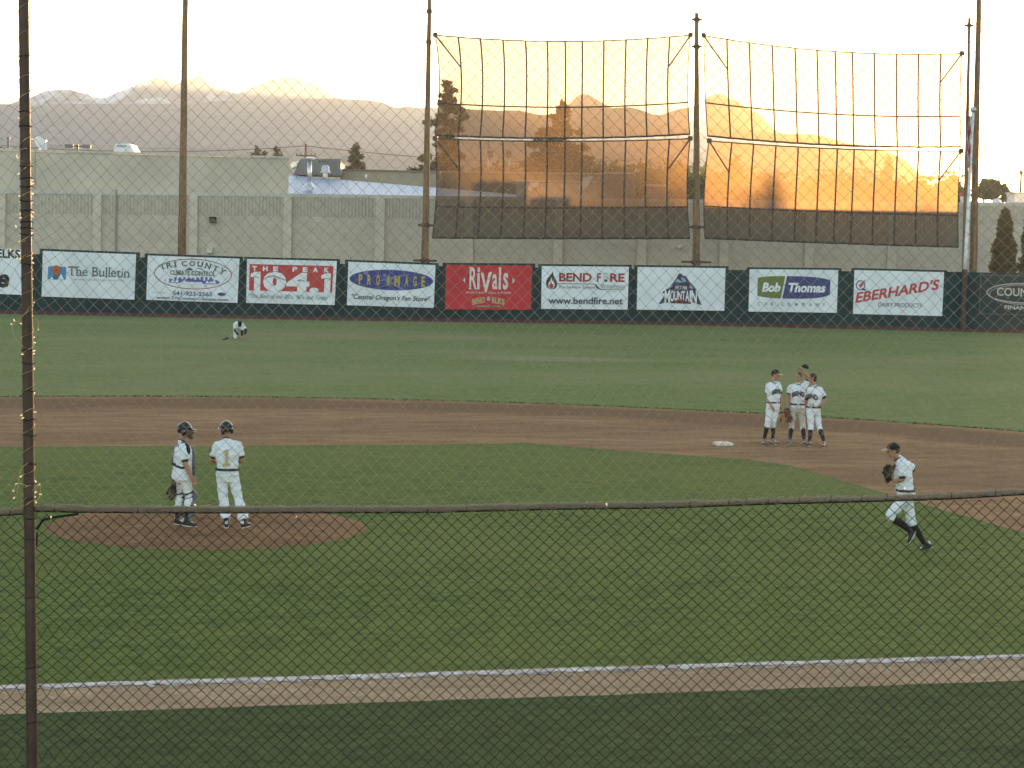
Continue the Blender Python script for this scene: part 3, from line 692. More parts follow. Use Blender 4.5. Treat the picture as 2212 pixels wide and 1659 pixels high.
# heating company
el = Art().ring(.5, .616, .425, .345, .009, .018)
def ovw(s, t):      # letters standing along the oval
    mid = .5; u = (s - mid) / .37; ang = math.pi / 2 - u * 1.12; r = (t - .5)
    return (.5 + (.355 + r * .5) * math.cos(ang) * 1.0, .60 + (.235 + r) * math.sin(ang))
tr_ = Art()
for ch, cx_, cy_, rot in zip('TRICOUNTY', [.165, .238, .303, .40, .488, .575, .66, .745, .822], [.765, .80, .822, .845, .85, .838, .81, .765, .70], [24, 16, 11, 5, 0, -6, -14, -22, -30]):
    rot = R(rot); hw, hh = (.030 if ch != 'I' else .009), .058; v, f = text_geo(ch, bold=.02); asp = 2.07
    def pl_(x, y): X = (x - .5) * 2 * hw * asp; Y = (y - .5) * 2 * hh; return (cx_ + (X * math.cos(rot) - Y * math.sin(rot)) / asp, cy_ + X * math.sin(rot) + Y * math.cos(rot))
    tr_.add([pl_(x, y) for x, y in v], f)
    for x0, y0 in {'T': [(.5, 0)], 'R': [(.1, 0), (.9, 0)], 'I': [(.5, 0), (.5, 1)], 'U': [(.1, 1), (.9, 1)], 'N': [(.1, 0), (.1, 1), (.9, 1)], 'Y': [(.5, 0), (.1, 1), (.9, 1)]}.get(ch, []):
        w_ = .2 if ch != 'I' else .9; tr_.add([pl_(x0 - w_, y0 - .06), pl_(x0 + w_, y0 - .06), pl_(x0 + w_, y0 + .06), pl_(x0 - w_, y0 + .06)], [(0, 1, 2, 3)])
cl = Art().serif('CLIMATE CONTROL', .25, .745, .585, .69, [(.135, .03, .97), (.2, .03, .97), (.275, .03, None), (.4, .03, None), (.655, .03, .97), (.75, .03, None), (.81, .03, .97), (.96, .03, .97)], sw=.008, sh=.1, bold=.015)
mt = Art().poly([(.41, .70), (.44, .74), (.46, .765), (.49, .73), (.50, .70)]).poly([(.52, .735), (.56, .76), (.60, .73), (.64, .70), (.60, .715), (.56, .745)])
sky1 = Art(); rr = random.Random(4)
sky1.poly([(.19, .45), (.24, .41), (.36, .40), (.38, .44), (.60, .44), (.62, .405), (.74, .40), (.80, .43), (.79, .47), (.76, .50), (.70, .52), (.63, .47), (.58, .50), (.52, .49), (.47, .52), (.42, .49), (.36, .50), (.30, .47), (.25, .50), (.21, .49)])
for i in range(9): x = .3 + i * .048; sky1.rect(x, x + .026, .47, .53 + .035 * rr.random())
wh = Art()
for x, h in ((.225, .16), (.285, .10), (.33, .07), (.41, .06), (.66, .06), (.70, .05), (.735, .10)): wh.poly([(x - .022, .42), (x + .022, .42), (x + .003, .42 + h), (x - .003, .42 + h)])
s1 = Art().text('HEATING & COOLING', .40, .60, .372, .392).text('Redmond, OR', .45, .58, .315, .338); s2 = Art().text('24 hr service', .07, .205, .165, .195)
ph_ = Art().text('541-923-2565', .29, .72, .125, .225, bold=.012); wb = Art().text('www.TriCountyClimate.com', .11, .9, .012, .1, bold=.012); ov = Art().oval(.825, .185, .046, .038)
banner('white banner with oval TRI COUNTY CLIMATE CONTROL emblem and a phone number', cB(105, 148), cB(1085, 182), cB(1062, 655), cB(88, 622), MT['vinyl'], [('emblem_ring', el, ink('maroon', (.30, .05, .06))), ('emblem', mt, KB), ('emblem', sky1, ink('violet_blue', (.13, .13, .36))), ('emblem', wh, KW), ('lettering', tr_, KDG), ('lettering', cl, ink('olive_black', (.08, .085, .06))), ('small_lettering', s1, ink('pale_rose', (.45, .36, .36))), ('small_lettering', s2, KG), ('lettering', ph_, KB), ('lettering', wb, ink('green_black', (.035, .07, .085))), ('badge', ov, KB)])
# radio station, red block
rd = Art().rect(.03, .965, .285, .885)
pk = Art()
for ch, s_ in zip('THEPEAK', [.085, .205, .32, .535, .65, .765, .89]): pk.text(ch, s_ - .026, s_ + .028, .735, .845, bold=.05)
B1 = lambda a, s0, s1, t0, t1: a.poly([(lerp(s0, s1, .36), t0), (s1, t0), (s1, t1), (lerp(s0, s1, .36), t1)]).poly([(s0, lerp(t0, t1, .70)), (lerp(s0, s1, .37), lerp(t0, t1, .74)), (lerp(s0, s1, .37), t1), (lerp(s0, s1, .2), lerp(t0, t1, .93)), (s0, lerp(t0, t1, .90))])
nu = B1(Art(), .045, .155, .285, .715).text('0', .185, .445, .27, .725, bold=.07).text('4', .445, .705, .285, .715, bold=.07).oval(.76, .325, .052, .058); B1(nu, .835, .94, .285, .715)
sh = Art().poly([(.19, .56), (.25, .63), (.30, .645), (.36, .615), (.435, .555), (.43, .52), (.37, .57), (.31, .60), (.25, .585)]).poly([(.06, .595), (.10, .61), (.14, .59), (.14, .57), (.10, .58)]).poly([(.58, .585), (.62, .56), (.66, .53), (.66, .50), (.60, .54)]).poly([(.845, .60), (.89, .615), (.94, .59), (.94, .57), (.89, .585)])
qu = Art().text('"The Best of the \'80\'s, \'90\'s and Today"', .03, .945, .085, .215, shear=.25)
banner('white banner with big red block reading THE PEAK 104.1 in white', cB(1165, 185), cB(2125, 208), cB(2100, 678), cB(1155, 655), MT['vinyl'], [('colour_block', rd, KR), ('lettering', pk, KW), ('lettering', nu, KW), ('lettering_shade', sh, ink('mid_grey', (.36, .37, .38))), ('lettering', qu, ink('slate', (.16, .19, .21)))])
# fan store
rim = Art().ring(.5, .615, .482, .238, .006, .012); e_ = Art().oval(.5, .615, .476, .228)
fg = Art().oval(.205, .765, .027, .045).oval(.42, .715, .02, .04).poly([(.44, .67), (.52, .70), (.70, .76), (.70, .745), (.54, .67), (.50, .60), (.40, .60), (.33, .56), (.36, .60), (.42, .63)]).poly([(.43, .60), (.50, .60), (.52, .50), (.62, .40), (.66, .40), (.56, .52), (.50, .53), (.36, .43), (.34, .40), (.38, .43), (.46, .52)]).poly([(.66, .46), (.80, .54), (.90, .60), (.80, .52)])
pi = Art()
for ch, s_, hw in zip('PROIMAGE', [.145, .245, .345, .465, .565, .675, .77, .865], [.021, .022, .02, .01, .032, .02, .02, .02]): pi.text(ch, s_ - hw, s_ + hw, .485, .725, bold=.035)
cq = Art().text('"Central Oregon\'s Fan Store"', .05, .955, .115, .265, shear=.25, bold=.015)
banner('white banner with blue oval holding tall yellow letters PRO IMAGE', cC(105, 118), cC(1065, 155), cC(1045, 627), cC(88, 597), MT['vinyl'], [('oval', e_, ink('royal_blue', (.045, .055, .22))), ('oval_rim', rim, ink('rim_blue', (.10, .14, .33))), ('figure', fg, ink('pale_violet', (.17, .19, .36))), ('lettering', pi, ink('yellow', (.50, .38, .06))), ('lettering', cq, ink('charcoal', (.055, .06, .07)))])
# red sports bar banner
rv = Art().serif('R', .275, .36, .455, .955, [(.14, .02, .98), (.9, .02, None)], sw=.018, sh=.05, bold=.02).serif('i', .365, .395, .455, .955, [(.5, .02, None), (.3, .66, None)], sw=.016, sh=.05, bold=.03)
rv.poly([(.405, .83), (.435, .83), (.465, .53), (.495, .83), (.535, .86), (.478, .395), (.458, .395)]).text('a', .54, .60, .455, .80, bold=.02)
rv.serif('l', .615, .64, .455, .955, [(.5, .02, None), (.3, .98, None)], sw=.016, sh=.05, bold=.03).text('s', .665, .725, .45, .83, bold=.02)
ar = Art().poly([(.20, .655), (.225, .725), (.225, .585)]).poly([(.80, .655), (.775, .725), (.775, .585)]); ak = Art().poly([(.222, .72), (.236, .70), (.236, .60), (.222, .585)]).poly([(.778, .72), (.764, .70), (.764, .60), (.778, .585)])
sb = Art().text('SPORTS BAR \u2022 GRILL & POKER', .235, .765, .355, .405, bold=.02)
wrp = arcw(.305, .695, .055)
be = Art().serif('BEND', .31, .46, .15, .285, [(.04, .05, .95), (.29, .05, .95), (.55, .05, .95), (.78, .05, .95)], sw=.008, sh=.1, warp=wrp, bold=.04).serif('ELKS', .54, .69, .15, .285, [(.04, .05, .95), (.3, .05, .95), (.56, .05, .95)], sw=.008, sh=.1, warp=wrp, bold=.04)
bo = Art().oval(.5, .245, .022, .052); br = Art().rect(.355, .655, .048, .102); bt = Art().text('BASEBALL CLUB', .37, .64, .055, .095, bold=.03)
banner('bright red banner with tall white word RIVALS above tan BEND ELKS', cC(1180, 152), cC(2130, 160), cC(2115, 648), cC(1170, 642), MT['vinylred'], [('lettering', rv, ink('cream', (.66, .63, .58))), ('arrow', ak, K1), ('arrow', ar, ink('cream', (.66, .63, .58))), ('lettering', sb, ink('pink_white', (.60, .42, .40))), ('lettering', be, KT), ('ball', bo, ink('ball_grey', (.42, .36, .36))), ('nameplate', br, ink('dark_red_brown', (.10, .045, .03))), ('lettering', bt, KT)])
# fire protection
fl = Art().poly([(.05, .62), (.062, .70), (.09, .77), (.115, .83), (.128, .885), (.135, .80), (.15, .73), (.172, .66), (.18, .58), (.172, .51), (.15, .465), (.115, .46), (.075, .48), (.055, .54)])
f2 = Art().poly([(.075, .56), (.085, .62), (.095, .66), (.10, .62), (.108, .74), (.125, .64), (.132, .68), (.14, .60), (.148, .62), (.15, .54), (.14, .49), (.115, .465), (.09, .49)]); f3 = Art().poly([(.085, .55), (.098, .58), (.108, .65), (.12, .58), (.135, .58), (.138, .51), (.115, .468), (.092, .50)])
bf = Art().text('BEND', .2, .575, .645, .845, bold=.03).text('F', .635, .68, .645, .845, bold=.03).text('RE', .785, .955, .645, .845, bold=.03)
sp_ = Art().ring(.735, .79, .024, .05, .004, .008).line([(.712, .85), (.758, .85)], .004, .01).line([(.72, .74), (.72, .70)], .004, .01).line([(.75, .74), (.75, .70)], .004, .01); sp2 = Art().rect(.718, .752, .65, .70)
ln = Art().line([(.18, .593), (.60, .593)], .004, .012).poly([(.60, .599), (.625, .585), (.66, .50), (.70, .468), (.955, .468), (.955, .458), (.695, .458), (.64, .485), (.61, .575), (.60, .587)])
fs_ = Art().text('Fire Sprinkler Systems', .2, .62, .465, .555); pr = Art().text('Protection', .69, .96, .49, .605); wf = Art().text('www.bendfire.net', .08, .94, .12, .285, bold=.015); cc = Art().text('CCB #165941', .75, .87, .405, .43)
banner('white banner with black flame drop and red words BEND FIRE', cD(125, 95), cD(1070, 103), cD(1055, 568), cD(118, 560), MT['vinyl'], [('flame', fl, ink('smoke', (.06, .04, .05))), ('flame', f2, KW), ('flame', f3, ink('flame_red', (.40, .05, .05))), ('lettering', bf, ink('brick_red', (.34, .03, .04))), ('sprinkler', sp_, KG), ('sprinkler', sp2, K1), ('swoosh', ln, K1), ('lettering', fs_, ink('slate2', (.15, .18, .2))), ('lettering', pr, ink('soft_grey', (.26, .28, .30))), ('lettering', wf, ink('ink_blue', (.05, .055, .08))), ('small_lettering', cc, ink('pale_grey', (.42, .44, .46)))])
# mountain radio
mo = Art().poly([(.245, .135), (.29, .27), (.32, .37), (.285, .41), (.31, .46), (.36, .52), (.40, .62), (.44, .74), (.465, .84), (.485, .87), (.505, .85), (.525, .80), (.545, .815), (.565, .76), (.59, .68), (.64, .58), (.68, .48), (.69, .36), (.74, .12), (.67, .17), (.62, .20), (.615, .15), (.385, .16), (.385, .19), (.30, .16)])
mw = Art().poly([(.455, .74), (.475, .71), (.50, .68), (.53, .68), (.50, .73), (.495, .77), (.52, .755), (.55, .72), (.55, .67), (.515, .655), (.47, .65), (.43, .66)]).poly([(.36, .50), (.40, .56), (.41, .60), (.395, .58), (.37, .53)]).poly([(.58, .56), (.62, .50), (.64, .52), (.60, .60)]); mr = Art().poly([(.385, .24), (.5, .275), (.615, .24), (.615, .16), (.5, .185), (.385, .165)])
mtx = Art(); L = 'MOUNTAIN'; pos = [.345, .40, .443, .487, .53, .573, .607, .65]; ww = [.032, .021, .02, .021, .019, .022, .008, .032]
for ch, s_, hw in zip(L, pos, ww):
    e2 = abs(s_ - .497) / .15; mtx.text(ch, s_ - hw, s_ + hw, .255 - .085 * e2, .445 + .03 * e2, bold=.03)
mf = Art().text('99.7 FM', .43, .565, .475, .575, bold=.025); mb = Art().poly([(.415, .47), (.58, .47), (.60, .60), (.40, .60)])
banner('white banner with a dark mountain peak emblem and word MOUNTAIN', cD(1165, 105), cD(2118, 118), cD(2105, 580), cD(1155, 568), MT['vinyl'], [('emblem', mo, ink('peak_navy', (.035, .04, .085))), ('emblem', mw, ink('ice_blue', (.28, .38, .52))), ('emblem', mb, ink('peak_black', (.03, .028, .035))), ('emblem', mr, ink('oxblood', (.15, .02, .025))), ('lettering', mtx, KW), ('lettering', mf, ink('silver', (.52, .53, .55)))])
# car dealer
gl = Art().poly([(.095, .80), (.17, .825), (.26, .84), (.405, .845), (.36, .315), (.25, .325), (.17, .345), (.095, .375)]); bl = Art().poly([(.425, .845), (.60, .845), (.75, .825), (.84, .80), (.915, .765), (.915, .415), (.84, .365), (.75, .335), (.60, .318), (.378, .315)])
bt2 = Art().text('Bob', .145, .355, .465, .69, shear=.2, bold=.045).text('Thomas', .445, .865, .465, .69, shear=.2, bold=.04); ca = Art()
for ch, s_ in zip('CAR COMPANY', [.115, .195, .265, 0, .385, .455, .54, .62, .70, .775, .85]):
    if ch != ' ': ca.text(ch, s_ - .016, s_ + .016, .145, .225, bold=.015)
banner('white banner with green and blue barrel shaped sign BOB THOMAS', cE(118, 67), cE(795, 73), cE(783, 400), cE(110, 390), MT['vinyl'], [('logo', gl, ink('moss', (.14, .17, .045))), ('logo', bl, ink('denim', (.045, .055, .17))), ('lettering', bt2, KW), ('lettering', ca, ink('lead', (.18, .2, .24)))])
# dairy
tilt = lambda s, t: (s, t + (s - .02) * .385)
eb = Art().text('EBERHARD\'S', .02, .955, .245, .49, warp=tilt, shear=.15, bold=.03); dp = Art().text('DAIRY PRODUCTS', .28, .77, .18, .275, bold=.01)
qq = Art().ring(.075, .655, .053, .115, .011, .022).poly([(.08, .56), (.10, .60), (.15, .545), (.12, .535)]); ck = Art().poly([(.05, .68), (.066, .66), (.078, .70), (.135, .80), (.08, .60), (.07, .595)])
banner('white banner with slanting red letters EBERHARDS over DAIRY PRODUCTS', cE(918, 73), cE(1602, 90), cE(1587, 425), cE(907, 408), MT['vinyl'], [('lettering', eb, KR), ('lettering', dp, ink('lead2', (.12, .13, .15))), ('logo', qq, ink('navy2', (.06, .08, .17))), ('logo', ck, KR)])
# dark banner at the right edge
sv = ink('silver_line', (.42, .40, .38))
o1 = Art().ring(.47, .555, .40, .26, .012, .03); o2 = Art().ring(.49, .515, .385, .255, .006, .014); ct = Art().text('COUNTRY', .185, .74, .475, .685, bold=.015); fi = Art().text('FINANCIAL', .275, .685, .135, .24, bold=.03)
bd = Art().rect(0, 1, 0, .012).rect(0, 1, .988, 1).rect(0, .006, 0, 1).rect(.994, 1, 0, 1)
banner('dark banner at the right edge with silver oval, cut off after COUN', cE(1880, 108), cE(2580, 128), cE(2565, 428), cE(1870, 408), MT['wallgreen'], [('border', bd, ink('border_grey', (.13, .13, .13))), ('oval_ring', o1, sv), ('oval_ring', o2, sv), ('lettering', ct, ink('silver2', (.5, .48, .45))), ('lettering', fi, ink('silver2', (.5, .48, .45)))], False)

# ------------------------------------------------------------------ poles behind the wall
def wood_pole(top, bot, wt, wb, lab, hw=()):
    D = wallD(min(max(bot[0], 0), 2212)) + 1.3; T = at(*top, D); Bm = at(*bot, D); d = (T - Bm).normalized(); k_ = D * K / FPX
    g0 = Bm - d * (Bm.z / d.z); L = (T - g0).length; n = 14
    wt *= 1.12; wb *= 1.14; rb = lerp(wt, wb, 1.06) * k_ / 2; rt_ = wt * k_ / 2
    t = thing('wooden_pole', g0, lab, 'utility pole', 'tall wooden poles behind the outfield wall')
    m = MB(); m.tube([g0 + d * (L * i / n) + RT * (.03 * noise.noise(Vector((i * .8, top[0], 0)))) for i in range(n + 1)], [lerp(rb, rt_, i / n) for i in range(n + 1)], 14); m.build('pole', MT['wood'], t, smooth=True)
    for y, s_ in hw:
        u = (bot[1] - y) / (bot[1] - top[1]); p = Bm.lerp(T, u); r = lerp(wb, wt, u) * k_ / 2
        m = MB(); m.tube([p - d * .12, p + d * .12], r + .05, 12); m.box(p, (r + s_) * 2, .12, .14); m.build('bracket', MT['steel'], t)
    return D
PD = {}
PD[1] = wood_pole((401, -60), (393, 552), 9.5, 17, 'leftmost wooden pole, rising out of frame above the oval emblem banner')
PD[2] = wood_pole((928, -8), (918, 568), 7.6, 15, 'wooden pole left of the windscreens, reaching the top edge of the picture', [(24, .05), (90, .03), (486, .25), (563, .5)])
PD[3] = wood_pole((1505, 28), (1504, 574), 8, 16, 'wooden pole standing between the two windscreen columns', [(42, .22), (100, .2), (490, .25), (566, .7)])
PD[4] = wood_pole((2094, 38), (2083, 585), 5.5, 10, 'slimmer wooden pole with a top collar, left of the flagpole', [(55, .22)])
PD[5] = wood_pole((2116, -60), (2102, 586), 9, 16, 'thick wooden pole at the right, leaning and rising out of frame')
fp = thing('flagpole', Vector((at(2084.5, 582, wallD(2085) - .4).x, at(2084.5, 582, wallD(2085) - .4).y, 0)), 'slim white flagpole between the two right hand wooden poles', 'flagpole')
Dfp = wallD(2085) - .4; m = MB(); m.tube([at(2084.5, 582, Dfp), at(2086, 552, Dfp), at(2102, 240, Dfp)], [.13, .12, .09], 10); m.build('pole', MT['whitepaint'], fp, smooth=True)
q_ = at(2084.5, 582, Dfp); m = MB(); m.tube([Vector((q_.x, q_.y, 0)), q_], .17, 10); m.build('sleeve', MT['steel'], fp)  # lower length of the flagpole, darker and wider than the white part
m = MB(); m.ell(at(2102.2, 237, Dfp), .2, .2, .2); m.build('finial', MT['galv'], fp)
m = MB()     # limp flag hanging beside the pole
n = 16
for i in range(n):
    u0, u1 = i / n, (i + 1) / n
    def fpt(u, v):
        x = lerp(2101 - u * 5.2, 2091 + 2 * math.sin(u * 9) - 3 * u, v); y = lerp(250, 360, u) + v * 6 * u
        return at(x, y, Dfp - .1 + .18 * math.sin(v * 9 + u * 5))
    for j in range(8): m.quad(fpt(u1, j / 8), fpt(u1, (j + 1) / 8), fpt(u0, (j + 1) / 8), fpt(u0, j / 8))
k = NT('flag_cloth'); wv = k.n('ShaderNodeTexWave', wave_type='BANDS', bands_direction='DIAGONAL', Scale=.55, Distortion=1); k.l(k.geo.outputs['Position'], wv.inputs['Vector'])
k.l(k.ramp(wv.outputs[0], [(.45, (.5, .08, .08)), (.55, (.7, .68, .66))]), k.b.inputs['Base Color'])
o = m.build('flag', k.m, base=at(2098, 300, Dfp), smooth=True); tag(o, 'limp pale red and white flag hanging from the flagpole', 'flag')

# ------------------------------------------------------------------ windscreens hung between the poles
k = NT('shade_mesh'); tb = k.n('ShaderNodeBsdfTransparent'); tb.inputs[0].default_value = (1, .95, .88, 1)
tr1 = k.n('ShaderNodeBsdfTranslucent'); tr1.inputs[0].default_value = (.20, .15, .085, 1); df = k.n('ShaderNodeBsdfDiffuse'); df.inputs[0].default_value = (.035, .03, .03, 1)
mx = k.n('ShaderNodeMixShader'); mx.inputs[0].default_value = .09; k.l(df.outputs[0], mx.inputs[1]); k.l(tr1.outputs[0], mx.inputs[2])
rf = k.n('ShaderNodeBsdfRefraction', IOR=1.42, Roughness=.74); rf.inputs['Color'].default_value = (.95, .57, .27, 1)      # threads scatter the low sun forwards
mx3 = k.n('ShaderNodeMixShader'); mx3.inputs[0].default_value = .017; k.l(mx.outputs[0], mx3.inputs[1]); k.l(rf.outputs[0], mx3.inputs[2])
mx2 = k.n('ShaderNodeMixShader'); wv = k.noise(.5, 3); k.l(k.ramp(wv, [(.3, .73), (.7, .77)]), mx2.inputs[0]); k.l(tb.outputs[0], mx2.inputs[1]); k.l(mx3.outputs[0], mx2.inputs[2]); k.l(mx2.outputs[0], k.out.inputs[0])
MT['shade'] = k.m; MT['rope'] = mat('dark_rope', (.05, .042, .036), .85)
def windscreen(lab, TL, TR, BR, BL, st, sb, bl, br, D0, D1, hr, cols_, diag=True):
    """corner photo positions; st, sb sag of the top and bottom edges; bl, br inward bow of the sides"""
    def pt(s, t, off=0):
        top = (lerp(TL[0], TR[0], s), lerp(TL[1], TR[1], s) + st * 4 * s * (1 - s)); bot = (lerp(BL[0], BR[0], s), lerp(BL[1], BR[1], s) + sb * 4 * s * (1 - s))
        x = lerp(bot[0], top[0], t); y = lerp(bot[1], top[1], t); q = 4 * t * (1 - t)
        x += bl * q * (1 - s) ** 3 - br * q * s ** 3 + 3.0 * q * math.sin(s * 3.0 + .3) * (t - .1) * .6
        ed = .55 * abs(math.sin(s * math.pi * 12)) * (1.0 if t in (0.0, 1.0) else .0)
        return at(x, y - ed * (1 if t == 0 else -1) * 1.2, lerp(D0, D1, s) + .35 * math.sin(math.pi * t) * math.sin(s * 7 + t * 2) - off)
    base = (pt(0, 0) + pt(1, 0)) / 2; th = thing('windscreen', base, lab, 'windscreen', 'mesh windscreens hung between the wooden poles')
    m = MB(); N, Mv = 48, 16; vs = [pt(i / N, j / Mv) for i in range(N + 1) for j in range(Mv + 1)]
    m.add(vs, [(i * (Mv + 1) + j, (i + 1) * (Mv + 1) + j, (i + 1) * (Mv + 1) + j + 1, i * (Mv + 1) + j + 1) for i in range(N) for j in range(Mv)]); m.build('mesh_sheet', MT['shade'], th, smooth=True)
    for s_ in cols_:
        m = MB(); m.tube([pt(s_, j / 14, .05) for j in range(15)], .055, 5); m.build('vertical_rope', MT['rope'], th)
    m = MB(); m.tube([pt(i / 40, hr, .05) for i in range(41)], .05, 5); m.build('cross_rope', MT['rope'], th)
    for t_ in (0.0, 1.0): m = MB(); m.tube([pt(i / 48, t_, .03) for i in range(49)], .065 if t_ == 0.0 else .045, 5); m.build('edge_rope', MT['rope'], th)
    for s_ in (0.0, 1.0): m = MB(); m.tube([pt(s_, j / 14, .03) for j in range(15)], .04, 5); m.build('edge_rope', MT['rope'], th)
    if diag:
        for s_, s2 in ((0.0, cols_[0]), (1.0, cols_[-1])): m = MB(); m.tube([pt(s_, .995, .06), pt(s2, .69, .06)], .05, 5); m.build('corner_strap', MT['rope'], th)
        for s_ in (0.0, 1.0): m = MB(); m.box(pt(s_, 1.0, .05), .3, .1, .3); m.build('corner_ring', MT['steel'], th)
    return pt
cl_ = [(x - 938) / 554 for x in (988, 1036, 1085, 1134, 1181, 1220, 1257, 1304, 1352, 1399, 1447)]
windscreen('upper windscreen between the second and third poles, two pine tops showing through', (940, 75), (1492, 75), (1490, 290), (940, 292), 14, 8, 9, 5, PD[2], PD[3], .32, cl_)
windscreen('lower windscreen between the second and third poles, dark along its bottom half', (940, 299), (1491, 299), (1490, 515), (934, 514), 6, 1, 6, 6, PD[2], PD[3], .315, cl_)
windscreen('upper windscreen right of the third pole, glowing pale yellow with the sun', (1520, 76), (2078, 115), (2077, 318), (1529, 294), 15, 8, -2, 3, PD[3], PD[4], .33, cl_)
windscreen('lower windscreen right of the third pole, orange above a dark bottom half', (1532, 304), (2076, 326), (2070, 534), (1523, 515), 6, 1, -6, 3, PD[3], PD[4], .33, cl_)

# ------------------------------------------------------------------ trees
def leaf_mat(name, a, b):
    k = NT(name); n = k.noise(.9, 3); k.l(k.mix(k.ramp(n, [(.35, 0), (.65, 1)]), a, b), k.b.inputs['Base Color'])
    k.b.inputs['Roughness'].default_value = .7; k.b.inputs['Specular IOR Level'].default_value = .15
    tr = k.n('ShaderNodeBsdfTranslucent'); tr.inputs[0].default_value = (b[0] * 1.3, b[1] * 1.4, b[2] * .8, 1); mx = k.n('ShaderNodeMixShader'); mx.inputs[0].default_value = .25
    k.l(k.b.outputs[0], mx.inputs[1]); k.l(tr.outputs[0], mx.inputs[2]); k.l(mx.outputs[0], k.out.inputs[0]); return k.m
MT['pine'] = leaf_mat('pine_needles', (.035, .045, .022), (.085, .085, .04)); MT['leaf'] = leaf_mat('leaves', (.04, .06, .02), (.10, .115, .035)); MT['cedar'] = leaf_mat('cedar_leaves', (.045, .04, .014), (.10, .085, .028))
MT['bark'] = mat('bark', (.10, .07, .05), .9, .4, 3)
def leafq(m, p, s, r, up=.3):
    n = Vector((r.gauss(0, 1), r.gauss(0, 1), r.gauss(up, 1))).normalized(); a = n.orthogonal().normalized(); a.rotate(Matrix.Rotation(r.random() * 6.3, 3, n)); b = n.cross(a)
    q = s * r.uniform(.6, 1.3); l = q * r.uniform(.9, 1.9)
    m.add([p - a * l, p + b * q * .6, p + a * l, p - b * q * .6], [(0, 1, 2, 3)])
def conifer(lab, tip, half, ybase, D, seed, n=3000, leaf=.3, group='conifers beyond the buildings', shape=.85, gap=.35, trunk=True, name='conifer_tree'):
    r = random.Random(seed); T = at(*tip, D); B = Vector((T.x, T.y, 0)); H = T.z; zb = at(tip[0], ybase, D).z; rad = half * D * K / FPX * 1.0
    slope = rad / max(T.z - zb, .1) ** shape
    t = thing(name, B, lab, 'tree', group); m = MB(); m.tube([B, B + UP * H * .5, B + UP * (H * .97)], [H * .018, H * .012, H * .002], 8); 
    br = []; z = max(1.5, zb - 5); 
    while z < H - .2:
        L = min(slope * (H - z) ** shape, rad * 1.06) + .12
        for q in range(r.choice((3, 4, 5))):
            a = r.random() * 6.283; l = L * r.uniform(.62, 1.16) if r.random() > gap * .4 else L * r.uniform(.25, .5)
            d = Vector((math.cos(a), math.sin(a), r.uniform(-.28, .12))); br.append((B + UP * z, d, l))
        z += max(.25, H * .022) * r.uniform(.7, 1.3)
    for p, d, l in br[::2]: m.tube([p, p + d * l * .9], [.05, .02], 3)
    m.build('trunk', MT['bark'], t)
    lf = MB(); tot = sum(l for _, _, l in br)
    for p, d, l in br:
        k_ = max(3, int(n * l / tot)); nc = max(2, int(l / .95))
        cl = [(r.uniform(.25, 1.02), Vector((r.gauss(0, .16), r.gauss(0, .16), r.gauss(.05, .16))) * max(l * .35, .4)) for _ in range(nc)]
        for i in range(k_):
            u, o = r.choice(cl); c = p + d * (l * u) + o + Vector((r.gauss(0, 1), r.gauss(0, 1), r.gauss(0, .6))) * (.085 * l ** .6 + .06); leafq(lf, c, leaf, r)
    for i in range(20): leafq(lf, T - UP * r.random() * H * .04 + Vector((r.gauss(0, .1), r.gauss(0, .1), 0)), leaf * .7, r)
    lf.build('crown', MT['pine'], t); return t
conifer('tallest pine, behind the second wooden pole and the left edge of the windscreens', (967, 175), 80, 378, 250, 1, 8000, .3, gap=1.5, shape=.74)
conifer('broad dark pine showing through the middle of the left windscreens', (1214, 217), 90, 385, 250, 2, 10000, .32, gap=1.2, shape=.62)
conifer('small bushy pine over the blue roof, left of the second pole', (771, 309), 27, 378, 250, 3, 2600, .3, shape=.7)
conifer('left one of three little treetops above the beige parapet', (555, 317), 10, 345, 260, 4, 500, .3)
conifer('middle and lowest of three little treetops above the beige parapet', (571, 326), 9, 345, 262, 5, 400, .3)
conifer('right one of three little treetops above the beige parapet', (597, 317), 14, 345, 258, 6, 700, .3)
conifer('dark treetop at the far left edge above the parapet', (3, 317), 12, 335, 262, 7, 500, .3)
conifer('hazy conifer in the left part of the lower right windscreen', (1590, 338), 30, 395, 300, 8, 2600, .36)
conifer('slim hazy conifer beside the utility poles in the lower right windscreen', (1920, 336), 17, 420, 320, 9, 2000, .36, gap=.8)
def roundtree(lab, blobs, D, seed, n, leaf=.3, group='broadleaf trees beyond the buildings', mm='leaf'):
    r = random.Random(seed); s_ = D * K / FPX; cx_ = sum(b[0] for b in blobs) / len(blobs); B = at(cx_, 430, D); B.z = 0
    t = thing('broadleaf_tree', B, lab, 'tree', group); m = MB(); tot = sum(b[2] ** 2 for b in blobs); lf = MB(); top = at(cx_, min(b[1] for b in blobs), D)
    m.tube([B, B.lerp(top, .6)], [.3, .15], 8)
    for x, y, q in blobs:
        c = at(x, y, D) + FWD * r.uniform(-1, 1) * q * s_ * .4; rr = q * s_; m.tube([B.lerp(top, .4), c], [.12, .04], 4)
        cl = [Vector((r.gauss(0, 1), r.gauss(0, 1), r.gauss(0, 1))).normalized() * rr * r.uniform(.35, 1.0) for _ in range(14)]
        for i in range(int(n * q * q / tot)): leafq(lf, c + r.choice(cl) + Vector((r.gauss(0, 1), r.gauss(0, 1), r.gauss(0, 1))) * rr * .2, leaf, r)
    m.build('trunk', MT['bark'], t); lf.build('crown', MT[mm], t); return t
roundtree('rounded tree right of the flagpole, rim lit by the low sun', [(2125, 400, 13), (2148, 399, 14), (2135, 415, 18), (2168, 416, 14), (2115, 418, 10), (2178, 428, 10)], 260, 11, 4200, .24)
roundtree('rounded tree at the right edge of the lower right windscreen', [(2052, 402, 18), (2036, 418, 14), (2068, 416, 15)], 290, 12, 2600, .3)
